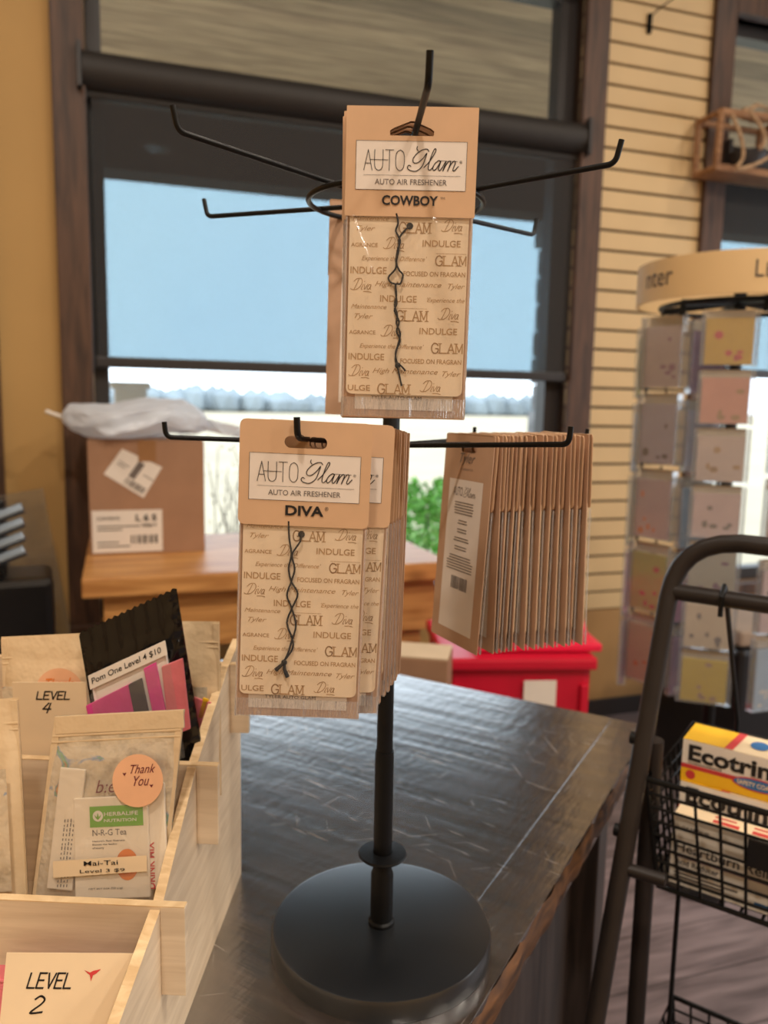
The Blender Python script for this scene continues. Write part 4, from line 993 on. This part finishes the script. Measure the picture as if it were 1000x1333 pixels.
b = B(); b.box((0, .15, ch / 2), (cw, .30, ch), bev=.003); link('carton_body', b, M['carton'], box)
b = B(); b.box((0, .15, ch + .001), (.05, .302, .002)); b.box((0, -.0008, ch - .03), (.05, .001, .06)); link('tape', b, M['tape'], box)
for s in (-1, 1):
    b = B(); b.box((s * cw * .25, .15, ch + .003), (cw * .49, .298, .003)); link('top_flap', b, M['carton'], box)
def bl(x, y):
    p = wl_(x, y, cdp); return p[0] - (cu0 + cu1) / 2, p[1] - BZ
b = B(); b.flat = True; a = bl(120, 722); c = bl(211, 663); b.rect(a[0] + .002, c[0], a[1] + .004, c[1], -.0012); l1 = link('product_label', b, M['paper'], box)
b = B(); b.flat = True; x0, z0, x1, z1 = a[0], a[1], c[0], c[1]; ww, hh = x1 - x0, z1 - z0
b.text('CONTENTS', x0 + ww * .08, x0 + ww * .4, z0 + hh * .78, z0 + hh * .85, -.0018, .02); b.text('L 6 S', x0 + ww * .62, x0 + ww * .92, z0 + hh * .74, z0 + hh * .9, -.0018, .04); b.text('700817', x0 + ww * .7, x0 + ww * .92, z0 + hh * .6, z0 + hh * .68, -.0018, .03)
for zf, wf in ((.62, .6), (.54, .35), (.25, .3), (.16, .45)): b.rect(x0 + ww * .08, x0 + ww * (.08 + wf), z0 + hh * zf, z0 + hh * (zf + .025), -.0018)
xx = x0 + ww * .55
while xx < x0 + ww * .92:
    w_ = rnd.choice((.004, .007, .011)); b.rect(xx, xx + w_, z0 + hh * .22, z0 + hh * .42, -.0018); xx += w_ + rnd.choice((.004, .006))
link('label_lettering', b, M['ink'], l1)
b = B(); b.flat = True; cs = [bl(*q) for q in ((159, 584), (211, 608), (187, 648), (135, 617))]
b.poly([(p[0], -.0012, p[1]) for p in cs]); l2 = link('shipping_label', b, M['paper'], box)
b = B(); b.flat = True; O = Vector((cs[3][0], cs[3][1])); ex = Vector((cs[2][0], cs[2][1])) - O; ey = Vector((cs[0][0], cs[0][1])) - O
def lq(a0, a1, b0, b1): b.poly([((O + ex * p + ey * q)[0], -.0018, (O + ex * p + ey * q)[1]) for p, q in ((a0, b0), (a1, b0), (a1, b1), (a0, b1))])
xx = .45
while xx < .95: w_ = rnd.choice((.02, .04, .06)); lq(xx, xx + w_, .08, .3); xx += w_ + .025
lq(.1, .3, .5, .53); lq(.1, .35, .6, .63); lq(.45, .6, .35, .95); lq(.7, .95, .62, .65)
link('label_lettering', b, M['grey_ink'], l2)

# crumpled poly bag lying over the carton
u0_, z0_ = wl_(78, 560, cdp); u1_, _ = wl_(276, 548, cdp)
bag = thing('poly_bag', 'crumpled clear plastic bag lying on top of the cardboard box', 'plastic bag', W((u0_ + u1_) / 2, cdp - .12, BZ + ch + .005), WROT)
b = B(); from mathutils import noise
wB = (u1_ - u0_)
r = bmesh.ops.create_icosphere(b.bm, subdivisions=5, radius=1.0)
for v in r['verts']:
    d = v.co.copy(); nz = noise.noise(d * 2.2 + Vector((3, 1, 2))) * .28 + noise.noise(d * 5.5) * .14
    d.x = math.copysign(abs(d.x) ** .75, d.x); d.z = math.copysign(abs(d.z) ** .7, d.z); x = d.x * (1 + .08 * nz) * wB / 2; y = d.y * .16 * (1 + .5 * nz); z = d.z * .055 * (1 + .9 * nz) + .055 + .012 * math.sin(d.x * 4)
    v.co = Vector((x, y, max(0.0, z)))
link('bag_body', b, M['poly_bag'], bag, smooth=True)
b = B(); b.tube([(-wB / 2 + .02, 0, .05), (-wB / 2 - .045, .0, .075)], .006, 8); link('bag_neck', b, M['white'], bag)
b = B(); b.sheet(lambda i, j: (wB / 2 - .03 + .14 * i, -.05 + .12 * j, .045 - .03 * i + .02 * math.sin(i * 8 + j * 5)), 10, 8); link('bag_tail', b, M['poly_bag'], bag, smooth=True)

# dark display stand at the far left with a clear sheet leaning on it
p = at_y(20, 740, 1.95)
ds = thing('slatted_stand', 'dark upright stand with grey slats at the left edge of the photo', 'stand', Vector((p.x - .10, 1.95, 0)), (0, 0, R_(24)))
b = B(); b.box((0, .1, .42), (.36, .2, .84), bev=.02); link('stand_body', b, M['black'], ds)
for k in range(4):
    b = B(); b.box((-.045, -.012, .86 + .036 * k), (.34, .03, .022), (R_(-25), R_(-20), 0), bev=.004); link('slat', b, M['steel'], ds)
b = B(); b.box((-.06, .09, .93), (.26, .03, .22), bev=.01); link('back_panel', b, M['black'], ds)
p = at_y(62, 760, 2.25)
ac = thing('acrylic_sheet', 'clear plastic sheet leaning on the cream wall beside the slatted stand', 'plastic sheet', Vector((p.x, 2.25, 0)), (R_(-7), R_(-9), R_(20)))
b = B(); b.box((0, 0, .5), (.30, .004, 1.06), bev=.001); tag(ac, ac['label'], ac['category']); link('panel', b, M['acrylic'], ac)

# ------------------------------------------------------------------ red tote with lid, carton beside it
YR = 1.86
pa = at_y(578, 870, YR); pb_ = at_y(775, 858, YR); cxr = (pa.x + pb_.x) / 2; wr = pb_.x - pa.x; zr = pb_.z
tote = thing('red_tote', 'tall red plastic tote with a white label on its front, behind the table', 'tote', (cxr, YR, 0), (0, 0, R_(4)))
b = B(); b.box((0, .16, zr / 2), (wr * .97, .32, zr), bev=.02, taper=(1.02, 1.02)); link('tote_body', b, M['red'], tote)
b = B(); b.box((0, .16, zr - .012), (wr * 1.03, .36, .03), bev=.008); link('rim', b, M['red'], tote)
for s in (-.44, .44):
    b = B(); b.box((s * wr, -.008, zr * .5 - .03), (.02, .016, zr * .9), bev=.004); link('rib', b, M['red'], tote)
la = at_y(681, 884, YR); lb_ = at_y(722, 916, YR)
b = B(); b.box(((la.x + lb_.x) / 2 - cxr, -.012, (la.z + lb_.z) / 2 - .02), (lb_.x - la.x, .004, la.z - lb_.z + .04)); link('label_sticker', b, M['paper'], tote)
p1 = at_y(700, 822, YR); p2 = at_y(789, 822, YR)
lid = thing('tote_lid', 'bright red domed lid resting on top of the red tote', 'lid', ((p1.x + p2.x) / 2 - .08, YR + .17, zr + .004), (0, 0, R_(4)))
wl2 = p2.x - p1.x + .12; hl = at_y(760, 800, YR + .1).z - zr
b = B(); b.box((0, 0, hl * .5), (wl2, .26, hl), bev=.03, taper=(.90, .8)); link('dome', b, M['lid_red'], lid)
b = B(); b.box((0, 0, .012), (wl2 + .03, .29, .02), bev=.006); link('lid_rim', b, M['lid_red'], lid)
b = B(); b.tube([(-.05, 0, hl), (-.04, 0, hl + .02), (.04, 0, hl + .02), (.05, 0, hl)], .008, 8); link('handle', b, M['lid_red'], lid)
pk = at_y(572, 858, 1.72)
kc = thing('low_carton', 'low brown carton with a window-lit top colour between the pine bench and the red tote', 'box', (pk.x - .055, 1.72, 0), (0, 0, R_(-10)))
b = B(); b.box((-.02, .055, pk.z / 2), (.19, .11, pk.z), bev=.003); link('carton_body', b, M['carton'], kc)
b = B(); b.box((-.02, .055, pk.z + .002), (.188, .108, .003)); link('top_flap', b, M['carton_lit_top'], kc)  # paler colour stands for window light falling on the carton top

# ------------------------------------------------------------------ greeting card spinner
KS = 2.08 / 1.92
SC_ = at_y(966, 360, 2.08); SC_.z = 0
sp = thing('card_spinner', 'tall greeting card spinner with a cream round header and clear pockets', 'card spinner', SC_)
RH = .232 * KS; zt_ = at_y(955, 321, 2.08 - RH).z; zb_ = at_y(955, 379, 2.08 - RH).z
b = B(); b.lathe([(RH, zb_), (RH, zt_), (RH - .004, zt_ + .001), (RH - .006, zt_), (RH - .006, zb_), (RH, zb_)], 64); hdr = link('header_band', b, M['header'], sp, smooth=True)
b = None
def curved(s, a0, a1, z0, z1):
    me = text_mesh(s, .0, 0); xs = [v.co.x for v in me.vertices]; ys = [v.co.y for v in me.vertices]; n0 = len(b.bm.verts); b.bm.from_mesh(me); b.bm.verts.ensure_lookup_table()
    for v in b.bm.verts[n0:]:
        a = R_(a0 + (a1 - a0) * (v.co.x - min(xs)) / (max(xs) - min(xs))); z = z0 + (z1 - z0) * (v.co.y - min(ys)) / (max(ys) - min(ys))
        v.co = Vector(((RH + .0012) * math.cos(a), (RH + .0012) * math.sin(a), z))
zm = (zt_ + zb_) / 2
for args in (('L', -107, -103, zm - .014, zm + .024), ('EANIN', -101.8, -78, zm - .014, zm + .017), ('nter', -172, -150, zm - .016, zm + .020)):
    b = B(); b.flat = True; curved(*args); link('header_lettering', b, M['charcoal'], hdr)
b = B(); b.tube([(0, 0, .03), (0, 0, zt_ - .02)], .016, 14); link('pole', b, M['black_metal'], sp, smooth=True)
b = B(); b.lathe([(0, 0), (.11, 0), (.11, .02), (.03, .03), (0, .03)], 40); link('base', b, M['black'], sp, smooth=True)
b = B(); b.tube([(.19 * math.cos(k * math.pi / 24), .19 * math.sin(k * math.pi / 24), zb_ - .005) for k in range(48)], .006, 8, closed=True)
for k in range(6): a = R_(k * 60 - 35); b.tube([(0, 0, zb_ + .01), (.19 * math.cos(a), .19 * math.sin(a), zb_ - .005), (.19 * math.cos(a), .19 * math.sin(a), zb_ - .035)], .009, 8)
link('top_frame', b, M['black_metal'], sp, smooth=True)
CARDC = {'gold': (214, 170, 40), 'peach': (224, 160, 138), 'beige pink': (214, 190, 178), 'dusty pink': (212, 184, 180), 'sage': (166, 158, 140), 'pale cream': (214, 194, 166), 'bright yellow': (216, 186, 40), 'grey pink': (208, 188, 182), 'lavender grey': (196, 188, 200), 'rose beige': (210, 186, 188), 'lime green': (182, 182, 76), 'ivory': (214, 186, 146), 'green': (160, 168, 92), 'light blue': (168, 196, 220), 'cream yellow': (214, 200, 150), 'pink': (214, 140, 176), 'mauve': (164, 116, 146)}
CM = {k: mat(k.replace(' ', '_') + '_card_stock', S(*v), rough=.6, var=.05, scale=20) for k, v in CARDC.items()}
ACC = {'gold': M['red_ink'], 'peach': M['tan_ink'], 'dusty pink': M['grey_ink'], 'sage': M['plum'], 'grey pink': CM['mauve'], 'rose beige': M['orange'], 'lime green': M['red_ink'], 'ivory': M['orange'], 'pale cream': M['grey_ink'], 'beige pink': M['tan_ink'], 'bright yellow': M['tan_ink'], 'lavender grey': M['grey_ink'], 'green': M['white'], 'light blue': M['white'], 'cream yellow': M['tan_ink'], 'pink': M['red_ink'], 'mauve': M['white']}
def pocket_column(ang, rad, ztop, pitch, w, names, where, face=None):
    rad *= KS; pitch *= KS; w *= KS
    for k, nm in enumerate(names):
        a = R_(ang); z0 = ztop - pitch * (k + 1); c = Vector((rad * math.cos(a), rad * math.sin(a), z0)); rz = R_(face if face is not None else ang) + math.pi / 2
        hh = pitch * .93
        b = B(); b.box((0, -.011, hh / 2), (w, .001, hh * .97)); b.box((0, .010, hh / 2 + .002), (w, .001, hh)); b.box((-w / 2, 0, hh / 2), (.001, .022, hh)); b.box((w / 2, 0, hh / 2), (.001, .022, hh)); b.box((0, 0, .0005), (w, .022, .001))
        po = link('card_pocket', b, M['pocket'], sp, loc=c, rot=(0, 0, rz))
        b = B(); b.box((0, .012, hh - .012), (w * .86, .002, .026), bev=.0005); link('pocket_tab', b, M['boxtop'], po)
        b = B(); b.tube([(0, .014, hh - .02), (0, .024, hh + .006), (0, .03, hh - .01)], .003, 6); b.tube([(0, .02, 0), (0, .02, hh)], .0035, 6); link('pocket_hook', b, M['black_metal'], po)
        t = thing('greeting_card', f'{nm} greeting card in the {ORD[k].replace("front", "top")} pocket of the {where}', 'greeting card', SC_ + c + Vector((0, 0, .003)), (0, 0, rz), group='greeting cards on the spinner')
        b = B(); b.box((0, 0, hh * .42), (w * .84, .007, hh * .84), bev=.0008); cb = link('card_front', b, CM[nm], t)
        b = B(); b.flat = True; r3 = random.Random(k * 7 + int(ang)); 
        for q in range(5):
            xx = r3.uniform(-.32, .32) * w; zz_ = r3.uniform(.06, .3) * hh if q < 4 else r3.uniform(.5, .75) * hh; b.disc(xx, zz_, r3.uniform(.004, .011), r3.uniform(.004, .010), -.0037, 10)
        link('printed_motif', b, ACC[nm], t)
ztopc = at_y(950, 398, 1.90).z
pocket_column(-118, .185, ztopc, .1265, .115, ['gold', 'peach', 'beige pink', 'dusty pink', 'sage', 'pale cream', 'bright yellow'], 'middle column', -108)
pocket_column(-171, .185, ztopc + .005, .178, .115, ['grey pink', 'lavender grey', 'rose beige', 'lime green', 'ivory'], 'left column', -147)
pocket_column(-196, .215, ztopc - .02, .178, .105, ['green', 'light blue', 'cream yellow', 'pink', 'mauve'], 'far left column')
pocket_column(-143, .115, ztopc - .01, .178, .10, ['mauve', 'lavender grey', 'light blue', 'pink', 'mauve'], 'recessed column between left and middle', -75)
pocket_column(-73, .195, ztopc, .178, .115, ['mauve', 'light blue', 'beige pink', 'dusty pink', 'light blue'], 'right column')

# made-up dark shape with taupe top, filling an unidentified dark area beyond the spinner
p = at_y(985, 900, 2.55)
dk = thing('dark_shape', 'made-up black shape filling the dark area behind the lower part of the card spinner', 'case', (p.x + .12, 2.55, 0), (0, 0, YAW))
zc_ = at_y(960, 838, 2.55).z
b = B(); b.box((0, .2, zc_ / 2), (.46, .4, zc_), bev=.02); link('shape_body', b, M['black'], dk)
b = B(); b.box((0, .2, zc_ + .03), (.44, .38, .05), bev=.01); link('shape_top', b, M['grey_fabric'], dk)
b = B(); b.tube([(-.08, -.005, zc_ * .8), (-.08, -.03, zc_ * .8), (.08, -.03, zc_ * .8), (.08, -.005, zc_ * .8)], .008, 8); link('shape_handle', b, M['black_metal'], dk)

# ------------------------------------------------------------------ bronze tube stand with wire baskets
AX = Vector((.819, -.574, 0)); BX = Vector((.574, .819, 0)); SROT = math.atan2(AX.y, AX.x)
G = at_z(842, 1014, .845)
d1 = Vector((.328, .95, .88)); dr = Vector((.065, .08, .33))
stand = thing('basket_stand', 'dark bronze tubular folding stand carrying two black wire baskets', 'stand', (d1.x, d1.y, 0), (0, 0, SROT))
def sl(P):
    q = Vector(P) - Vector((d1.x, d1.y, 0)); return Vector((q.dot(AX), q.dot(BX), q.z))
topz = at_pl(878, 716, d1, BX).z
def fp_(t): return d1 + dr * t
foot = fp_(-d1.z / dr.z); elbow = fp_((topz - d1.z) / dr.z)
pts = [sl(foot), sl(d1), sl(elbow - dr * .22)]
le = sl(elbow)
for k in range(1, 7):
    a = k / 6; p0, p1_, p2_ = sl(elbow - dr * .22), le, le + Vector((.075, 0, .004)); pts.append(p0.lerp(p1_, a).lerp(p1_.lerp(p2_, a), a))
pts.append(le + Vector((.62, 0, .0)))
b = B(); b.tube(pts, .0118, 16); link('front_frame', b, M['brown_metal'], stand, smooth=True)
hz = at_pl(870, 783, d1, BX)
hl_ = sl(fp_((hz.z - d1.z) / dr.z))
b = B(); b.tube([hl_, hl_ + Vector((.60, 0, 0))], .0105, 14); link('cross_bar', b, M['brown_metal'], stand, smooth=True)
k1 = sl(fp_(.02)) + Vector((.008, .02, 0)); k2 = sl(at_y(827, 1333, .98)); k2f = k1 + (k2 - k1) * (k1.z / (k1.z - k2.z))
b = B(); b.tube([k1, k2f], .0118, 14); link('rear_leg', b, M['brown_metal'], stand, smooth=True)
tb = 0.0
while px(fp_(tb))[1] < 1128: tb -= .01
kk = sl(fp_(tb))
b = B(); b.tube([kk + Vector((.006, 0, 0)), kk + Vector((.052, .004, 0))], .008, 12); link('brace', b, M['brown_metal'], stand, smooth=True)
for q in (.03, -.3):
    b = B(); c = sl(fp_(q)); b.tube([c + Vector((-.016, 0, 0)), c + Vector((-.008, 0, 0))], .008, 12); link('rivet', b, M['black_metal'], stand, smooth=True)
ro = foot + AX * .60
b = B(); b.tube([sl(foot + AX * .60), sl(elbow + AX * .60)], .0118, 14); link('side_rail', b, M['brown_metal'], stand, smooth=True)

def basket(origin, label, wid, dep, h, hang_to=None, tagholder=True, link_up=0.0):
    t = thing('wire_basket', label, 'basket', origin - Vector((0, 0, h)), (0, 0, SROT), group='wire baskets on the bronze stand')
    ins = .018; r = .0019
    T = [(0, 0, h), (wid, 0, h), (wid, dep, h), (0, dep, h)]; Bm = [(ins, ins, 0), (wid - ins, ins, 0), (wid - ins, dep - ins, 0), (ins, dep - ins, 0)]
    b = B()
    for ring, rr_ in ((T, .004), (Bm, .0035)): b.tube([*ring], rr_, 8, closed=True)
    for a, c in zip(T, Bm): b.tube([a, c], .003, 8)
    link('rim_frame', b, M['wire'], t, smooth=True)
    V = [Vector(p) for p in T]; Q = [Vector(p) for p in Bm]
    for nm, i, j, nn in (('front_grid', 0, 1, 14), ('side_grid', 1, 2, 9), ('back_grid', 2, 3, 15), ('side_grid', 3, 0, 9)):
        b = B()
        for k in range(1, nn): f = k / nn; b.tube([V[i].lerp(V[j], f), Q[i].lerp(Q[j], f)], r, 6)
        for k in range(1, 8): f = k / 8; b.tube([V[i].lerp(Q[i], f), V[j].lerp(Q[j], f)], r, 6)
        link(nm, b, M['wire'], t)
    b = B()
    for k in range(1, 15): f = k / 15; b.tube([Q[0].lerp(Q[1], f), Q[3].lerp(Q[2], f)], r, 6)
    for k in range(1, 9): f = k / 9; b.tube([Q[0].lerp(Q[3], f), Q[1].lerp(Q[2], f)], r, 6)
    link('floor_grid', b, M['wire'], t)
    if hang_to:
        for x_ in (.06, wid - .06):
            b = B(); b.tube([(x_, dep, h - .01), (x_, dep, h + .02), (x_, hang_to[0], hang_to[1]), (x_, hang_to[0] - .014, hang_to[1] + .016), (x_, hang_to[0] - .026, hang_to[1] + .004), (x_, hang_to[0] - .026, hang_to[1] - .02)], .0032, 8); link('hanger', b, M['wire'], t, smooth=True)
    else:
        b = B(); b.tube([(.03, dep * .35, h - .004), (.03, dep * .35, link_up), (.03, dep * .35 + .012, link_up + .006)], .0032, 8); link('hanger', b, M['wire'], t, smooth=True)
    if tagholder:
        b = B(); b.box((.155, .002, h * .62), (.07, .004, .034), bev=.001); link('price_holder', b, M['black'], t)
    return t
BW, BD, BH = .40, .22, .145
org_b = G - Vector((d1.x, d1.y, 0))
hangy = hl_.y - sl(G).y + .014; hangz = hz.z - (G.z - BH)
basket(G, 'black wire basket full of medicine boxes on the bronze stand', BW, BD, BH, (hangy, hangz))
G2 = G - Vector((0, 0, .40))
while px(G2 + BX * BD)[1] < 1296: G2.z -= .005
basket(G2, 'lower black wire basket of the stand at the bottom edge of the photo', BW, BD, BH, None, False, (G.z - BH) - (G2.z - BH))

def onb(x, y, off): return at_pl(x, y, G + BX * off, BX)
def lab(P): q = P - G; return Vector((q.dot(AX), q.dot(BX), q.z))
def med_box(name, label, cat, A3, w, d, h, m_front, m_top):
    """Carton with its front-left-bottom corner at stand coordinates A3."""
    t = thing(name, label, cat, G + AX * A3.x + BX * A3.y + Vector((0, 0, A3.z)), (0, 0, SROT), group='medicine boxes in the wire basket')
    b = B(); b.box((w / 2, d / 2, h / 2), (w, d, h), bev=.0008); link('carton_body', b, m_front, t)
    b = B(); b.box((w / 2, d / 2, h + .0004), (w * .995, d * .99, .0006)); link('top_panel', b, m_top, t)
    return t
def ecotrin(A3, label):
    w, d, h = .126, .062, .054
    t = med_box('pain_reliever_box', label, 'medicine box', A3, w, d, h, M['white'], M['boxtop']); y = -.0006
    b = B(); b.flat = True; b.rect(0, w, .0, .017, y); yb = link('yellow_panel', b, M['yellow'], t)
    b = B(); b.flat = True; b.poly([(0, .0, h + .0012), (.050, 0, h + .0012), (.056, d, h + .0012), (0, d, h + .0012)]); link('yellow_panel', b, M['yellow'], t)
    b = B(); b.flat = True; b.rect(0, w, .0168, .0225, y - .0002); b.poly([(.05, 0, h + .0014), (.060, 0, h + .0014), (.066, d, h + .0014), (.056, d, h + .0014)])
    b.disc(.012, .009, .006, .006, y - .0004); b.disc(w - .010, .041, .0045, .0045, y - .0004); link('red_stripe', b, M['red_ink'], t)
    b = B(); b.flat = True; b.text('Ecotrin', .008, .106, .0275, .0495, y - .0004, .035); link('brand_lettering', b, M['ink'], t); b = B(); b.flat = True; b.rect(.008, .05, .0245, .0256, y - .0004)
    b2 = B(); b2.flat = True; b2.text('Ecotrin', 0, .052, 0, .012, 0, .03)
    for v in b2.bm.verts: v.co = Vector((.112 + v.co.z * .7, .055 - v.co.x, h + .0016))
    link('fine_print', b, M['grey_ink'], t); link('top_lettering', b2, M['ink'], t)
    b = B(); b.flat = True; b.disc(.086, .038, .011, .014, 0)
    for v in b.bm.verts: v.co = Vector((v.co.x, v.co.z - .005, h + .0016))
    link('top_badge', b, M['blue_ink'], t)
    b = B(); b.flat = True; b.disc(.092, .0175, .030, .0085, y - .0006); bd2 = link('blue_badge', b, M['red_ink'], t)
    b = B(); b.flat = True; b.disc(.092, .0175, .028, .0068, y - .0008); link('badge_border', b, M['blue_ink'], bd2)
    b = B(); b.flat = True; b.text('SAFETY COATED', .068, .117, .0145, .0205, y - .0011, .02); link('badge_lettering', b, M['boxtop'], bd2)
    return t
c = lab(onb(886, 1013, .075)); c.y = .075
ecotrin(c, 'yellow and white Ecotrin box on top of the stack in the wire basket')
c2 = c - Vector((-.001, .004, .0555)); ecotrin(c2, 'Ecotrin box directly under the topmost Ecotrin box, partly hidden')
c3 = c + Vector((.131, .006, 0)); ecotrin(c3, 'Ecotrin box at the right edge of the photo, beside the topmost one')
ecotrin(c3 - Vector((0, 0, .0555)), 'Ecotrin box under the rightmost one at the photo edge')
def heartburn(A3, label, h=.098):
    w, d = .150, .042
    t = med_box('heartburn_box', label, 'medicine box', A3, w, d, h, M['boxgrey'], M['boxtop']); y = -.0006
    b = B(); b.flat = True; b.text('Heartburn Relief', .006, .128, h * .50, h * .64, y, .015); b.text('Acid Reducer', .006, .058, h * .31, h * .39, y, .012); b.text('24 HOUR', .012, .045, h * .82, h * .88, y, .01)
    for q, ww in ((.22, .04), (.17, .075), (.12, .06)): b.rect(.006, .006 + ww, h * q, h * (q + .022), y)
    link('brand_lettering', b, M['charcoal'], t)
    b = B(); b.flat = True; b.rect(.004, .124, h * .415, h * .47, y); link('plum_stripe', b, M['plum'], t)
    b = B(); b.flat = True; b.rect(.10, .145, h * .06, h * .13, y); link('blue_strip', b, M['blue_ink'], t)
    b = B(); b.flat = True
    for q in (.045, .09): b.poly([(q, .008, h + .0012), (q + .03, .008, h + .0012), (q + .03, .016, h + .0012), (q, .016, h + .0012)]); b.poly([(q, .022, h + .0012), (q + .025, .022, h + .0012), (q + .025, .026, h + .0012), (q, .026, h + .0012)])
    link('red_print', b, M['red_ink'], t)
    return t
hb_ = lab(onb(876, 1061, .024)); hb_.y = .026; zbot = -BH + .006; hh_ = hb_.z - zbot
heartburn(Vector((hb_.x, .026, zbot)), 'pale Heartburn Relief box at the front left of the wire basket', hh_)
heartburn(Vector((hb_.x + .154, .026, zbot)), 'Heartburn Relief box beside the front one, cut by the photo edge', hh_)
# plain cartons carrying the Ecotrin stack
zs = c2.z - zbot
for q, lb in ((c.x, 'plain pale carton under the Ecotrin stack in the wire basket'), (c3.x, 'plain pale carton under the right Ecotrin boxes in the wire basket')):
    med_box('medicine_carton', lb, 'medicine box', Vector((q, .072, zbot)), .126, .066, zs - .0012, M['boxgrey'], M['boxtop'])

# ------------------------------------------------------------------ twig shelf and slatwall hook on the right wall
u0_, zb1 = wl_(905, 232, .03); _, zt1 = wl_(905, 158, .03)
sh = thing('twig_shelf', 'rustic wooden twig shelf hung over the right window trim', 'shelf', W(u0_, .0, zb1), WROT)
hs = zt1 - zb1; ws = .62
b = B(); b.box((ws / 2, -.088, .012), (ws, .14, .026), bev=.004); link('shelf_board', b, M['rust'], sh)
b = B(); b.tube([(0, -.15, hs), (ws * .5, -.155, hs + .008), (ws, -.15, hs)], .016, 8); b.tube([(0, -.02, hs), (ws, -.02, hs)], .014, 8); link('top_rail', b, M['rust'], sh, smooth=True)
for s in (0.0, .30, ws):
    b = B(); b.tube([(s, -.15, 0), (s + .004, -.15, hs)], .013, 8); b.tube([(s, -.03, 0), (s, -.03, hs)], .013, 8); b.tube([(s, -.15, .012), (s, -.02, .012)], .011, 8); b.tube([(s, -.15, hs), (s, -.02, hs)], .011, 8); link('side_post', b, M['rust'], sh, smooth=True)
for k, (a, c, e) in enumerate((((.02, -.19, hs - .02), (.12, -.2, .05), (.06, -.19, .01)), ((.06, -.19, .0), (.2, -.2, .02), (.36, -.19, hs - .02)), ((.10, -.19, hs), (.22, -.2, hs - .09), (.16, -.19, hs - .13)))):
    b = B(); P = [Vector(a).lerp(Vector(c), t_ / 8).lerp(Vector(c).lerp(Vector(e), t_ / 8), t_ / 8) for t_ in range(9)]; b.tube(P, .007, 7); link('bent_twig', b, M['twine'], sh, smooth=True)
bowl = thing('dark_bowl', 'dark round bowl sitting on the twig shelf', 'bowl', W(u0_ + .19, .10, zb1 + .026), WROT)
b = B(); b.lathe([(0, 0), (.035, 0), (.062, .03), (.070, .065), (.064, .068), (.055, .034), (0, .012)], 32); link('bowl_body', b, M['charcoal'], bowl, smooth=True)
b = B(); b.lathe([(.066, .066), (.071, .068), (.071, .071), (.064, .071)], 32); link('bowl_rim', b, M['charcoal'], bowl, smooth=True)
an = thing('driftwood_branch', 'pale forked driftwood branch lying along the top of the twig shelf', 'branch', W(u0_ + .12, .10, zb1 + hs + .012), WROT)
rr = random.Random(21)
for k in range(6):
    b = B(); p = Vector((.05 * k, rr.uniform(-.05, .05), .012)); d = Vector((rr.uniform(.4, 1), rr.uniform(-.3, .3), rr.uniform(-.05, .6))); pts = [p.copy()]
    for j in range(5): p = p + d.normalized() * .045; d += Vector((rr.uniform(-.3, .4), rr.uniform(-.3, .3), rr.uniform(-.5, .3))); pts.append(Vector((p.x, p.y, max(.012, p.z))))
    b.tube(pts, [.011, .010, .009, .007, .005, .003], 7); link('twig', b, M['twine'], an, smooth=True)
u_, z_ = wl_(843, 45); u2, z2 = wl_(843, 19)
hk = thing('slatwall_hook', 'small black hook bracket near the top of the slatted wall', 'hook', W(u_, .004, z_), WROT)
b = B(); b.box((0, -.005, (z2 - z_) / 2), (.017, .012, z2 - z_), bev=.002); link('bracket', b, M['matte'], hk)
b = B(); b.tube([(0, -.012, z2 - z_ - .01), (.02, -.05, z2 - z_ + .01), (.16, -.24, z2 - z_ + .12)], .0028, 8); link('prong', b, M['matte'], hk, smooth=True)
